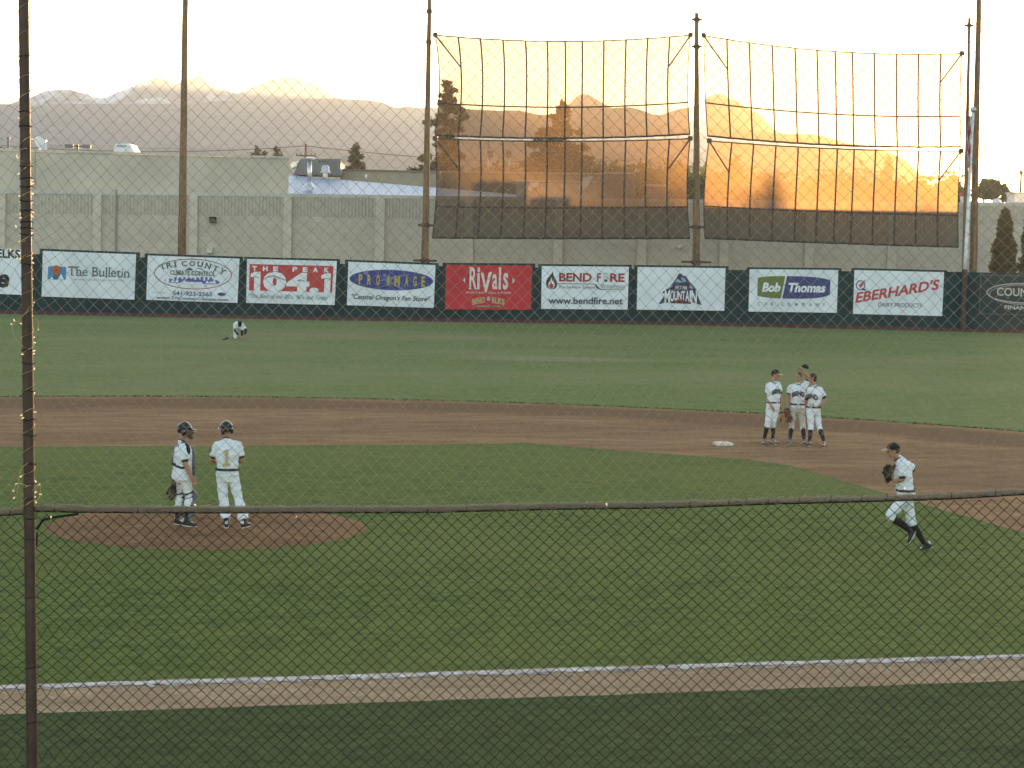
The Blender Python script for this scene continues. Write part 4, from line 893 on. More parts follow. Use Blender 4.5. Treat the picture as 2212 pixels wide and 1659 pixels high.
roundtree('green tree in the gap beside the third wooden pole', [(1493, 395, 10), (1512, 392, 13), (1524, 408, 13), (1498, 414, 14)], 240, 13, 2400, .26)
roundtree('bushy tree left of the conifer in the lower right windscreen', [(1550, 388, 14), (1535, 402, 14), (1565, 408, 18)], 280, 14, 2400, .3)
# far wood seen as one mass
lf = MB(); r = random.Random(5)
for i in range(230):
    x = r.uniform(1040, 2080); y = 392 + 20 * noise.noise(Vector((x * .012, 0, 3))) + 12 * noise.noise(Vector((x * .05, 1, 3))) + max(0, min(26, (x - 1400) * .08)); D = r.uniform(330, 400); c = at(x, y, D); rr = r.uniform(1.6, 3.2)
    for j in range(42): leafq(lf, c + Vector((r.gauss(0, .5), r.gauss(0, .5), r.gauss(0, .5))) * rr, .6, r)
    for j in range(14): leafq(lf, c + Vector((r.gauss(0, .7), r.gauss(0, .5), r.uniform(-3, 0))) * rr, .9, r)
o = lf.build('far_wood', MT['leaf']); o['kind'] = 'stuff'
# arborvitae against the block wall
def cedar(lab, x, ytop, w_, D, seed, n):
    r = random.Random(seed); T = at(x, ytop, D); B = Vector((T.x, T.y, 0)); H = T.z; W = w_ * D * K / FPX
    t = thing('columnar_cedar', B, lab, 'tree', 'columnar cedars by the block wall'); m = MB(); m.tube([B, B + UP * H * .8], [.14, .03], 7); m.build('trunk', MT['bark'], t)
    lf = MB()
    for i in range(n):
        u = r.random(); z = H * u; rr = W * (1 - u ** 2.6) ** .75 * (.72 + .28 * noise.noise(Vector((u * 7, seed, r.random() * .2)))) * (.75 + .25 * (u > .06)) + .05
        a = r.random() * 6.283; k_ = r.uniform(.6, 1.08); q = 1 + .22 * noise.noise(Vector((math.cos(a) * 1.5, math.sin(a) * 1.5, z * .8 + seed)))
        leafq(lf, B + Vector((math.cos(a) * rr * k_ * q, math.sin(a) * rr * k_ * q, z)), .17, r, 1)
    lf.build('crown', MT['cedar'], t)
cedar('columnar brown green cedar in front of the block wall right of the flagpole', 2172, 452, 36, 148, 3, 5200)
cedar('second columnar cedar cut off by the right edge of the picture', 2224, 466, 24, 148, 4, 2500)
# utility poles far off
def upole(lab, x, yt, D, arms, extra=()):
    T = at(x, yt, D); B = Vector((T.x, T.y, 0)); t = thing('utility_pole', B, lab, 'utility pole', 'utility poles beyond the buildings'); m = MB(); m.tube([B, T], [.2, .14], 8); m.build('pole', MT['wood'], t)
    for x0, x1, y in arms:
        m = MB(); a, b = at(x0, y, D), at(x1, y + (x1 - x0) * .02, D); m.box((a + b) / 2 - FWD * .12, (a - b).length, .12, .16)
        for q in (.03, .25, .75, .97): p = a.lerp(b, q); m.tube([p - FWD * .12, p - FWD * .12 + UP * .3], .05, 5)
        m.build('crossarm', MT['wood'], t)
    for ex, ey in extra: m = MB(); p = at(ex, ey, D); m.tube([p - UP * .45, p + UP * .45], .28, 10); m.build('transformer', MT['hvac'], t)
    return T
upole('utility pole rising behind the grey penthouse, crossarm below its top', 661, 311, 240, [(640, 683, 336)])
upole('utility pole with crossarm in the right part of the left windscreen', 1384, 341, 290, [(1361, 1396, 358)])
upole('utility pole carrying transformers in the lower right windscreen', 1780, 362, 280, [(1752, 1806, 367)], [(1771, 396), (1786, 396)])
upole('utility pole with several crossarms in the lower right windscreen', 1870, 362, 280, [(1845, 1876, 365), (1861, 1916, 370), (1848, 1888, 382)])
upole('slim utility pole at the far right edge', 2206, 368, 260, [(2200, 2212, 374)])
for i, (a, b) in enumerate([((-100, 305), (661, 315)), ((661, 315), (1384, 345)), ((1361, 358), (1752, 367)), ((1806, 368), (1861, 370))]):
    D0 = [240, 240, 290, 280][i]; D1 = [240, 290, 280, 280][i]; m = MB(); A, Bq = at(*a, D0), at(*b, D1)
    m.tube([A.lerp(Bq, u / 16) - UP * (.9 * 4 * u / 16 * (1 - u / 16)) for u in range(17)], .03, 4)
    tag(m.build('power_line', MT['black'], base=A), ['power line running left from the pole behind the penthouse', 'power line from the penthouse pole to the pole in the left windscreen', 'power line into the pole carrying transformers', 'short power line between the two crossarmed poles on the right'][i], 'power line', 'overhead power lines')

# ------------------------------------------------------------------ people
MT['skin'] = mat('skin', (.40, .20, .125), .55, .08, 20); MT['cloth'] = mat('white_uniform', (.72, .73, .76), .85, .05, 6, bump=.012, bscale=14)
k = NT('soiled_uniform'); n1 = k.noise(5, 4, None, .65); k.l(k.mix(k.ramp(n1, [(.48, 0), (.68, .75)]), (.70, .70, .71), (.40, .29, .20)), k.b.inputs['Base Color']); k.b.inputs['Roughness'].default_value = .9; k.bump(k.noise(14, 3), .012); MT['soiled'] = k.m
k = NT('dusty_uniform'); n1 = k.noise(3, 4, None, .65); k.l(k.mix(k.ramp(n1, [(.35, .25), (.7, .8)]), (.66, .65, .63), (.42, .34, .27)), k.b.inputs['Base Color']); k.b.inputs['Roughness'].default_value = .9; k.bump(k.noise(14, 3), .012); MT['dusty'] = k.m
MT['helmet'] = mat('helmet_black', (.012, .012, .014), .22, spec=.6); MT['capcloth'] = mat('cap_black', (.014, .012, .012), .85); MT['sock'] = mat('black_sock', (.016, .012, .011), .85); MT['hair'] = mat('brown_hair', (.055, .03, .018), .6, .3, 60)
MT['shoe'] = mat('shoe_black', (.025, .024, .026), .5); MT['shoewhite'] = mat('shoe_white', (.62, .62, .63), .55); MT['navycloth'] = mat('dark_cloth', (.014, .018, .03), .8); MT['guard'] = mat('guard_grey', (.10, .105, .125), .45, .25, 15); MT['leather'] = mat('glove_brown', (.13, .055, .028), .6, .25, 18); MT['leatherblack'] = mat('glove_black', (.02, .017, .016), .5, .2, 18); MT['leathertan'] = mat('glove_tan', (.34, .16, .075), .6, .2, 18)
MT['gold'] = mat('number_tan', (.48, .37, .19), .8); MT['brimtan'] = mat('brim_underside', (.45, .36, .22), .8); MT['letter'] = mat('letter_dark', (.075, .072, .085), .8); MT['eye'] = flat('eye_dark', (.02, .015, .012), .3); MT['lips'] = flat('lips', (.26, .09, .075), .5)
def remesh(mb, vox, it=4, disp=0.0, seed=0):
    me = mb.mesh('r'); o = bpy.data.objects.new('r', me); C.objects.link(o)
    q = o.modifiers.new('r', 'REMESH'); q.mode = 'VOXEL'; q.voxel_size = vox; q.use_smooth_shade = True
    s_ = o.modifiers.new('s', 'SMOOTH'); s_.factor = .5; s_.iterations = it
    dg = bpy.context.evaluated_depsgraph_get(); out = bpy.data.meshes.new_from_object(o.evaluated_get(dg))
    bpy.data.objects.remove(o); bpy.data.meshes.remove(me)
    if disp:
        off = Vector((seed * 3.1, seed, 0)); ns = [v.normal.copy() for v in out.vertices]
        for v, nn in zip(out.vertices, ns):
            p = v.co; f = noise.noise(Vector((p.x * 9, p.y * 9, p.z * 13)) + off) * .6 + noise.noise(Vector((p.x * 22, p.y * 22, p.z * 30)) + off) * .4; v.co = p + nn * (disp * f)
    for p in out.polygons: p.use_smooth = True
    return out
def put(me, name, m, parent):
    me.name = name; me.transform(Matrix.Translation(-wloc(parent))); me.materials.append(m); o = bpy.data.objects.new(name, me); C.objects.link(o); o.parent = parent; return o
def yawv(psi, pitch=0.0, roll=0.0):
    """frame of a body part facing psi degrees (0 to the camera, 90 to the right, 180 away): right-hand side, forward, up"""
    a = R(psi); f = -FWD * math.cos(a) + RT * math.sin(a); l = f.cross(UP).normalized()      # l = person's right... up x f = left
    f2 = (f * math.cos(R(pitch)) - UP * math.sin(R(pitch))).normalized(); u = l.cross(f2).normalized()
    if roll: l, u = l * math.cos(R(roll)) + u * math.sin(R(roll)), u * math.cos(R(roll)) - l * math.sin(R(roll))
    return l, f2, u
def hand(m, wr, tip, side, curl=.6, s=1.0):
    """palm and five separate fingers, from the wrist towards tip; side = direction the thumb leaves"""
    d = (tip - wr).normalized(); sd = (side - d * side.dot(d)).normalized(); nrm = d.cross(sd); L = .088 * s
    m.loft([(wr, sd * .024 * s, nrm * .017 * s), (wr + d * L * .5, sd * .040 * s, nrm * .016 * s), (wr + d * L, sd * .040 * s, nrm * .013 * s)], 12)
    for i, (o, l) in enumerate(((.031, .068), (.011, .076), (-.010, .070), (-.030, .054))):
        a = wr + d * L * .95 + sd * (o * s); b = a + (d + nrm * .25 * curl) .normalized() * (l * .5 * s); c = b + (d * (1 - curl * .5) + nrm * curl).normalized() * (l * .5 * s); m.cap_(a, b, .0092 * s, .0086 * s, 6); m.cap_(b, c, .0086 * s, .0074 * s, 6)
    a = wr + d * .025 * s + sd * .028 * s; b = a + (d * .6 + sd * .75).normalized() * .038 * s; c = b + (d * .95 + sd * .2).normalized() * .03 * s; m.cap_(a, b, .0125 * s, .0105 * s, 6); m.cap_(b, c, .0105 * s, .0085 * s, 6)
def person(sp):
    """sp: joints as photo positions with depth offsets, facing angles and clothing"""
    D0 = sp['D']; cv = sp['cv']; J = {}
    for n_, q in sp['j'].items(): J[n_] = at(*cv(q[0], q[1]), D0 + (q[2] if len(q) > 2 else 0))
    gz = sp.get('gz', .02)
    for s_ in 'LR':
        for n_, zz in (('heel', .045), ('toe', .035)):
            if n_ + s_ in sp['f']: q = sp['f'][n_ + s_]; z0 = q[2] if len(q) > 2 else gz; J[n_ + s_] = gnd(*cv(q[0], q[1]), z0 + zz)
    base = Vector(((J['hipL'].x + J['hipR'].x) / 2, (J['hipL'].y + J['hipR'].y) / 2, gz)); t = thing('person', base, sp['label'], 'person', sp.get('group'))
    H = sp.get('s', 1.0); tl, tf, tu = yawv(sp['psi']); tf = sp.get('tf', tf); hl, hf, hu = yawv(sp['hpsi'], sp.get('hpitch', 0), sp.get('hroll', 0)); pl, pf, pu = yawv(sp.get('ppsi', sp['psi']))
    hc = J['head']; pel = (J['hipL'] + J['hipR']) / 2; sh = (J['shL'] + J['shR']) / 2; nk = J['neck']; axis = (sh - pel).normalized()
    for s_ in 'LR': J['sh' + s_] = J['sh' + s_] - axis * .042 + (sh - J['sh' + s_]) * .06
    sh = (J['shL'] + J['shR']) / 2 + axis * .03
    # torso axes follow the spine
    tf = (tf - axis * tf.dot(axis)).normalized(); tl = tf.cross(axis).normalized()
    shax = (J['shR'] - J['shL']); shw = shax.length / 2; shx = shax.normalized()
    def torso(m, g, lo=-.08, hi=1.0):
        L = (sh - pel).length; prof = [(lo, .155, .115), (.06, .158, .118), (.25, .145, .108), (.45, .150, .115), (.68, .172, .122), (.86, .168, .105), (hi, .11, .08)]
        rings = []
        for u, a, b in prof:
            x = pl.lerp(tl, min(1, max(0, u))).normalized(); y = pf.lerp(tf, min(1, max(0, u))).normalized(); w_ = sp.get('bulk', 1.06)
            rings.append((pel + axis * (L * u) + tf * (.012 * math.sin(u * 3)), x * (a * w_ + g) * H, y * (b * w_ + g) * H))
        m.loft(rings, 22, 2.3)
    # body : one continuous surface
    m = MB(); torso(m, -.032, -.08, .93)
    m.cap_(sh.lerp(nk, .3), nk, .052 * H, .055 * H); m.cap_(nk, hc - hu * .045 * H - hf * .012, .056 * H, .055 * H)
    m.ell(hc + hu * .018 * H, .077 * H, .098 * H, .102 * H, (hl, hf, hu), 20, 14); m.ell(hc + hf * .022 * H - hu * .052 * H, .060 * H, .070 * H, .066 * H, (hl, hf, hu), 16, 10); m.ell(hc + hf * .062 * H - hu * .092 * H, .028 * H, .026 * H, .022 * H, (hl, hf, hu), 10, 6)
    m.cap_(hc + hf * .093 * H + hu * .018 * H, hc + hf * .112 * H - hu * .018 * H, .010 * H, .0155 * H, 8); m.ell(hc + hf * .083 * H + hu * .034 * H, .055 * H, .018 * H, .010 * H, (hl, hf, hu), 12, 6); m.ell(hc + hf * .088 * H - hu * .052 * H, .024 * H, .012 * H, .012 * H, (hl, hf, hu), 10, 6)
    for s_ in (-1, 1): m.ell(hc + hl * (.078 * s_ * H) - hf * .008 - hu * .005, .010 * H, .024 * H, .034 * H, (hl, hf, hu), 8, 6)
    for s_ in 'LR':
        m.cap_(J['sh' + s_], J['el' + s_], .056 * H, .043 * H); el, wr = J['el' + s_], J['wr' + s_]; q = el.lerp(wr, .3); m.cap_(el, q, .043 * H, .045 * H); m.cap_(q, wr, .045 * H, .028 * H)
        sdv = tf if (s_ + 'thumb') not in sp else sp[s_ + 'thumb'][0] * RT + sp[s_ + 'thumb'][1] * FWD + sp[s_ + 'thumb'][2] * UP
        hand(m, wr, J['ha' + s_], sdv, sp.get('curl', .6), 1.05 * H)
        hp, kn, he, to = J['hip' + s_], J['kn' + s_], J['heel' + s_], J['toe' + s_]; an = J.get('an' + s_) or (he.lerp(to, .22) + UP * .065); J['an' + s_] = an
        m.cap_(hp, kn, .085 * H, .056 * H); q = kn.lerp(an, .3); bk = (q - (hp.lerp(an, .5))); m.cap_(kn, q, .054 * H, .057 * H); m.cap_(q, an, .057 * H, .036 * H); m.cap_(he, to, .036 * H, .032 * H)
    put(remesh(m, .0075, 3), 'body', MT['skin'], t)
    # face
    for s_ in (-1, 1): m = MB(); m.ell(hc + hf * .089 * H + hl * (.031 * s_ * H) + hu * .012 * H, .0125, .006, .006, (hl, hf, hu), 8, 6); m.build('eye', MT['eye'], t)
    m = MB(); m.ell(hc + hf * .098 * H - hu * .053 * H, .022, .006, .006, (hl, hf, hu), 8, 6); m.build('mouth', MT['lips'], t)
    hm = MB(); hm.ell(hc + hu * .028 * H - hf * .012 * H, .084 * H, .102 * H, .100 * H, (hl, hf, hu), 20, 14)
    if sp.get('hairback'): hm.ell(hc - hf * .055 * H - hu * .035 * H, .072 * H, .055 * H, .075 * H, (hl, hf, hu), 14, 10)
    hv = [v for v in hm.v]
    hme = remesh(hm, .009, 2, .010, 3); bmh = bmesh.new(); bmh.from_mesh(hme)
    kill = [v for v in bmh.verts if (v.co - hc).dot(hf) > .045 * H and (v.co - hc).dot(hu) < .066 * H or (v.co - hc).dot(hu) < (-.105 if sp.get('hairback') else -.055) * H]
    bmesh.ops.delete(bmh, geom=kill, context='VERTS'); bmh.to_mesh(hme); bmh.free(); put(hme, 'hair', MT['hair'], t)
    # headgear
    hg = sp.get('hat')
    if hg in ('cap', 'helmet'):
        mm = MT['capcloth'] if hg == 'cap' else MT['helmet']; g = .012 if hg == 'cap' else .026; m = MB(); c = hc + hu * .038 * H; rings = []
        for u in (0, .2, .4, .6, .78, .92, 1.0): q = math.cos(u * math.pi / 2) ** .62 if u < 1 else .05; rings.append((c + hu * ((.088 + g) * H * u), hl * ((.083 + g) * H * q), hf * ((.102 + g) * H * q)))
        m.loft(rings, 24, 2.0)
        if hg == 'helmet':
            for s_ in (-1, 1): m.ell(hc + hl * (.088 * s_) - hu * .02 - hf * .015, .022, .05, .065, (hl, hf, hu), 10, 8)
            m.ell(hc - hf * .085 + hu * .005, .07, .035, .06, (hl, hf, hu), 12, 8)
        cap = m.build('cap' if hg == 'cap' else 'helmet', mm, t, smooth=True)
        def brim(zo, nm, ma, th):
            bmm = MB(); a = []; n_ = 12
            for i in range(n_ + 1):
                q = -1 + 2 * i / n_; xo = .070 * q; fo = .075 + .088 * math.sqrt(max(0, 1 - (q * .93) ** 2)); a.append((c + hl * (xo * H) + hf * ((.06 + .03 * (1 - q * q)) * H) + hu * (zo + .006 - .010 * q * q), c + hl * (xo * 1.05 * H) + hf * ((fo + .035) * H) + hu * (zo - .012 - .018 * q * q)))
            v = [p for ab in a for p in ab]; w2 = [p + hu * th for p in v]; n2 = len(v); fs = []
            for i in range(n_): fs += [(2 * i, 2 * i + 1, 2 * i + 3, 2 * i + 2), (n2 + 2 * i, n2 + 2 * i + 2, n2 + 2 * i + 3, n2 + 2 * i + 1), (2 * i + 1, n2 + 2 * i + 1, n2 + 2 * i + 3, 2 * i + 3)]
            bmm.add(v + w2, fs); return bmm.build(nm, ma, cap)
        brim(.004, 'brim', MT['brimtan'] if hg == 'cap' and sp.get('brimtan') else mm, .007)
        if sp.get('brimtan'): brim(-.004, 'brim_underside', MT[sp['brimtan']], .006)  # on helmets this white strip paints in the glint along the brim
    # jersey
    m = MB(); torso(m, .018, -.02 if not sp.get('untuck') else -.14, .97); m.cap_(sh, sh.lerp(nk, .55), .075 * H, .066 * H)
    sl_ = sp.get('sleeve', .62)
    for s_ in 'LR':
        a, b = J['sh' + s_], J['el' + s_]; e = a.lerp(b, sl_); m.cap_(a, a.lerp(b, .25), .072 * H, .072 * H)
        d = (b - a).normalized(); x = d.orthogonal().normalized(); y = d.cross(x); m.loft([(a, x * .07 * H, y * .07 * H), (a.lerp(e, .6), x * .072 * H, y * .072 * H), (e, x * .076 * H, y * .076 * H)], 16, 2)
        m.cap_(sh.lerp(pel, .12), a, .07 * H, .07 * H); m.cap_(nk.lerp(sh, .75), a + axis * .012, .05 * H, .058 * H)
    jm = remesh(m, .0105, 3, .026, sp['seed']); jer = put(jm, 'jersey', MT[sp.get('jmat', 'cloth')], t)
    for s_ in 'LR':      # dark undershirt sleeve showing below the jersey sleeve
        a, b = J['sh' + s_], J['el' + s_]; x0, x1 = sl_ - .08, sp.get('under' + s_, sp.get('under', sl_ + .13))
        if x1 > sl_:
            m = MB(); pts = [a.lerp(b, x0), a.lerp(b, min(x1, 1))] + ([b.lerp(J['wr' + s_], x1 - 1)] if x1 > 1 else []); m.tube(pts, [.056 * H, .053 * H] + ([.047 * H] if x1 > 1 else []), 14); m.build('undershirt_sleeve', MT['navycloth'], t, smooth=True)
    m = MB(); m.tube([nk.lerp(sh, .35) + tl * math.cos(a) * .063 + tf * (math.sin(a) * .066 + .012) + axis * (-.03 * math.sin(a)) for a in [2 * math.pi * i / 20 for i in range(21)]], .011, 6); m.build('undershirt_collar', MT['navycloth'], t, smooth=True)
    # trousers
    m = MB(); L = (sh - pel).length
    m.loft([(pel - UP * .10, pl * .150 * H, pf * .120 * H), (pel, pl * .176 * H, pf * .138 * H), (pel + axis * (L * .12), pl * .170 * H, pf * .130 * H), (pel + axis * (L * .22), pl * .160 * H, pf * .122 * H)], 20, 2.3)
    lg = sp.get('leg', .35); ends = {}
    for s_ in 'LR':
        hp, kn, an = J['hip' + s_], J['kn' + s_], J['an' + s_]; m.cap_(hp, kn, .100 * H, .078 * H); e = kn.lerp(an, lg); ends[s_] = e
        w_ = sp.get('legw', .072); m.cap_(kn, kn.lerp(an, lg * .5), .077 * H, .076 * H)
        d = (an - kn).normalized(); x = d.orthogonal().normalized(); y = d.cross(x); m.loft([(kn, x * .075 * H, y * .075 * H), (kn.lerp(e, .6), x * (w_ + .004) * H, y * (w_ + .004) * H), (e, x * w_ * .96 * H, y * w_ * .96 * H)], 16, 2)
    tm = remesh(m, .0105, 3, .029, sp['seed'] + 5); tro = put(tm, 'trousers', MT[sp.get('tmat', 'cloth')], t)
    if sp.get('belt', True):
        m = MB(); c = pel + axis * (L * sp.get('beltu', .17)); pts = [c + pl * (math.cos(a) * (.155 * sp.get('bulk', 1.06) + .034) * H) + pf * (math.sin(a) * (.114 * sp.get('bulk', 1.06) + .038) * H) for a in [2 * math.pi * i / 28 for i in range(29)]]
        vs = []; fs = []
        for i, p in enumerate(pts): vs += [p - axis * .021, p + axis * .021]
        m.add(vs, [(2 * i, 2 * i + 2, 2 * i + 3, 2 * i + 1) for i in range(28)]); be_ = m.build('belt', MT['shoe'], t)
        m = MB(); m.box(c + pf * (.114 * sp.get('bulk', 1.06) + .042) * H, .05, .012, .045, pl, pf, axis); m.build('buckle', MT['galv'], be_)
    for s_ in 'LR':
        if lg < .9:
            kn, an = J['kn' + s_], J['an' + s_]; m = MB(); a = kn.lerp(an, lg - .12); m.tube([a, kn.lerp(an, max(lg, .45)), kn.lerp(an, .75), an - UP * .01], [.058 * H, .060 * H, .048 * H, .041 * H], 14); m.build('sock', MT['sock'], t, smooth=True)
        he, to = J['heel' + s_], J['toe' + s_]; an = J['an' + s_]; d = (to - he).normalized(); x = d.cross(UP).normalized(); u = x.cross(d).normalized(); m = MB()
        m.loft([(he - d * .035 - u * .005, x * .026, u * .035), (he + u * .012, x * .038, u * .052), (he.lerp(to, .35) + u * .014, x * .040, u * .054), (he.lerp(to, .7), x * .046, u * .036), (to + d * .02 - u * .004, x * .043, u * .028), (to + d * .055 - u * .008, x * .022, u * .018)], 14, 2.6); m.cap_(he.lerp(to, .15) + u * .02, an + (an - he.lerp(to, .15)).normalized() * .015, .042, .044)
        sm = remesh(m, .009, 2); so_ = put(sm, 'shoe', MT['shoe'], t)
        m = MB(); m.loft([(he - d * .03 - u * .04, x * .03, u * .01), (he.lerp(to, .5) - u * .038, x * .043, u * .01), (to + d * .05 - u * .03, x * .026, u * .01)], 12, 2.6); m.build('sole', MT['shoewhite'], so_)
        if sp.get('shoetrim', True): m = MB(); m.box(he.lerp(to, .55) + u * .036, .03, .10, .012, x, d, u); m.box(he - d * .03 + u * .05, .05, .025, .05, x, d, u); m.build('shoe_trim', MT['shoewhite'], so_)
    dg = bpy.context.evaluated_depsgraph_get()
    def bvh(o): me = o.data; return BVHTree.FromPolygons([v.co + wloc(o) for v in me.vertices], [tuple(p.vertices) for p in me.polygons])
    J.update(tl=tl, tf=tf, ax=axis, pel=pel, sh=sh, hl=hl, hf=hf, hu=hu, pl=pl, pf=pf)
    return t, J, jer, tro, bvh
def decal(t, bv, c, rt, up, dirn, v, f, name, m, w, h, arc=0.0, off=.015):
    """lettering wrapped on a garment: v in 0..1, centre c, projected along dirn"""
    b = bmesh.new(); vs = [b.verts.new((x, y, 0)) for x, y in v]
    for q in f:
        try: b.faces.new([vs[i] for i in q])
        except ValueError: pass
    bmesh.ops.triangulate(b, faces=b.faces[:]); bmesh.ops.subdivide_edges(b, edges=[e for e in b.edges if e.calc_length() > .25], cuts=2, use_grid_fill=False); bmesh.ops.triangulate(b, faces=b.faces[:])
    out = MB(); pts = []
    for vv in b.verts:
        x, y = vv.co.x - .5, vv.co.y - .5; p = c + rt * (x * w) + up * (y * h + arc * (1 - (2 * x) ** 2)); hit = bv.ray_cast(p - dirn * .6, dirn, 1.2); pts.append((hit[0] if hit[0] else p) - dirn * off)
    b.verts.index_update(); out.add(pts, [tuple(q.index for q in fc.verts) for fc in b.faces]); b.free(); return out.build(name, m, t)
def glove(c, facing, spread, lab, mm, s=1.0):
    """baseball glove: curved body, five stalls and a web; facing = palm direction, spread = finger direction"""
    f = facing.normalized(); u = (spread - f * spread.dot(f)).normalized(); x = u.cross(f)
    m = MB(); m.ell(c, .085 * s, .045 * s, .10 * s, (x, f, u), 16, 10)
    for i, (a, l) in enumerate(((-.62, .15), (-.25, .19), (.05, .20), (.33, .18))):
        d = (u * math.cos(a) + x * math.sin(a)); p = c + d * .06 * s; m.cap_(p, p + d * (l * .6 * s) + f * .01, .026 * s, .024 * s); m.cap_(p + d * (l * .6 * s) + f * .01, p + d * (l * .85 * s) + f * .05 * s, .024 * s, .02 * s)
    d = (u * .45 + x * .9).normalized(); p = c + d * .05 * s; m.cap_(p, p + d * .13 * s + f * .02, .03 * s, .026 * s); m.cap_(p + d * .13 * s + f * .02, p + d * .15 * s + u * .06 * s + f * .05 * s, .026 * s, .022 * s)
    base = c - u * .1; t = thing('baseball_glove', base, lab, 'glove'); put(remesh(m, .009, 2), 'shell', mm, t)
    m = MB(); a = c + (u * .75 + x * .66).normalized() * .15 * s + f * .03 * s; m.box(a, .09 * s, .012, .10 * s, (x * .75 - u * .66).normalized(), f, (u * .75 + x * .66).normalized()); m.build('web', MT['leather'] if mm != MT['leather'] else MT['leatherblack'], t)
    m = MB(); m.box(c - u * .09 * s, .12 * s, .07 * s, .035 * s, x, f, u); m.build('wrist_strap', MT['leatherblack'] if mm != MT['leatherblack'] else MT['leather'], t); return t
c4 = lambda x, y: ((480 + x / 3.95) / 1.4756, (1300 + y / 3.95) / 1.4756)
c5 = lambda x, y: ((2380 + x / 5.184) / 1.4756, (1130 + y / 5.184) / 1.4756)
c6 = lambda x, y: ((2750 + x / 3.95) / 1.4756, (1370 + y / 3.95) / 1.4756)
c7 = lambda x, y: ((690 + x / 15.08) / 1.4756, (990 + y / 15.08) / 1.4756)
# catcher on the mound, facing right and a little away
gz = .21; Dm = dep(gnd(*c4(420, 1460), gz))
P, J, jer, tro, bv_ = person(dict(D=Dm, cv=c4, gz=gz, seed=1, label='catcher in white uniform, black helmet and grey leg guards standing on the mound', psi=112, ppsi=112, hpsi=105, hpitch=8, hat='helmet', brimtan='shoewhite', sleeve=.75, under=.88, bulk=1.22, legw=.08, tmat='soiled', lg=.9, leg=.55, belt=False, untuck=True, curl=.5,
    j=dict(head=(425, 285), neck=(395, 385), shL=(385, 462, .22), shR=(405, 470, -.16), elR=(440, 705, -.20), wrR=(515, 865, -.2), haR=(545, 925, -.18), elL=(330, 690, .24), wrL=(318, 860, .2), haL=(305, 930, .16), hipL=(375, 850, .1), hipR=(420, 850, -.1), knR=(490, 1110, -.06), knL=(385, 1110, .12)),
    f=dict(heelR=(430, 1452), toeR=(545, 1468), heelL=(325, 1432), toeL=(362, 1440))))
bv = bv_(jer)
bk = -J['tf']; 
decal(P, bv, J['sh'] + bk * .1 - J['ax'] * .2 - J['tl'] * .02, J['tl'] * 1, J['ax'], -bk, *text_geo('17', bold=.05), 'back_number', MT['gold'], .2, .24)
m = MB(); sh_, ax_, tf_, tl_ = J['sh'], J['ax'], J['tf'], J['tl']
# chest protector with shoulder pads, harness
m.loft([(sh_ + tf_ * .165 - ax_ * (.02 + q), tl_ * w_, tf_ * .045) for q, w_ in ((0, .10), (.12, .16), (.3, .16), (.45, .13), (.5, .06))], 18, 2.6)
put(remesh(m, .011, 2), 'chest_protector', MT['guard'], P)
for n_ in ('shL', 'shR'): m = MB(); m.ell(J[n_] + tf_ * .055 - ax_ * .05, .075, .075, .12, (tl_, tf_, ax_), 14, 9); m.build('shoulder_pad', MT['navycloth'], P, smooth=True)
for a, b in ((J['shR'] + ax_ * .075 + tf_ * .06, sh_ - tf_ * .13 - ax_ * .08), (J['shL'] + ax_ * .075 + tf_ * .06, sh_ - tf_ * .13 - ax_ * .08), (sh_ - tf_ * .135 - ax_ * .05, sh_ - tf_ * .145 - ax_ * .34), (sh_ - tf_ * .145 - ax_ * .3 - tl_ * .08, sh_ - tf_ * .145 - ax_ * .3 + tl_ * .08), (sh_ - tf_ * .13 - ax_ * .32 + tl_ * .06, sh_ - ax_ * .36 + tl_ * .195)):
    m = MB(); pts = []
    for u in range(11):
        q = a.lerp(b, u / 10); h_ = bv.find_nearest(q); pts.append(h_[0] + h_[1] * .006)
    m.tube(pts, .019, 6); m.build('harness_strap', MT['guard'] if a.z > sh_.z - .2 else MT['navycloth'], P, smooth=True)
hl, hf, hu = J['hl'], J['hf'], J['hu']; hc = J['head']; m = MB()
for z in (-.09, -.055, -.02, .03): m.tube([hc + hl * (math.sin(a) * .095) + hf * (math.cos(a) * .155) + hu * z for a in [-1.25 + .25 * i for i in range(11)]], .0065, 6)
for a in (-.7, 0, .7): m.tube([hc + hl * (math.sin(a) * .095) + hf * (math.cos(a) * .157) + hu * z for z in (-.10, -.05, 0, .05)], .0065, 6)
m.ell(hc + hf * .125 - hu * .105, .05, .035, .03, (hl, hf, hu), 10, 6); m.build('face_mask', MT['black'], P)
for s_ in 'LR':
    kn, an, hp = J['kn' + s_], J['an' + s_], J['hip' + s_]; fd = J['pf']; x = fd.cross(UP); lg_ = thing; m = MB()
    m.loft([(kn.lerp(an, q) + fd * (.062 - .02 * q), x * w_, fd * .058) for q, w_ in ((.1, .095), (.35, .092), (.65, .078), (.9, .066))], 14, 2.4); m.ell(kn + fd * .07, .098, .066, .095, (x, fd, UP), 14, 9); m.ell(kn.lerp(hp, .22) + fd * .075, .07, .035, .055, (x, fd, UP), 12, 8); m.ell(J['toe' + s_].lerp(J['heel' + s_], .5) + UP * .055, .05, .05, .03, (x, fd, UP), 10, 6)
    g_ = put(remesh(m, .011, 2), 'leg_guard', MT['guard'], P)
    for q in (-.16, .05, .3, .55): c = kn.lerp(an, q) if q > 0 else kn.lerp(hp, -q); r_ = .084 if q < .1 else .079 - .02 * q; m = MB(); m.tube([c + x * math.cos(a) * r_ + fd * math.sin(a) * r_ + UP * (.03 * math.sin(a)) for a in [2 * math.pi * i / 18 for i in range(19)]], .013, 6); m.build('strap', MT['navycloth'], g_)
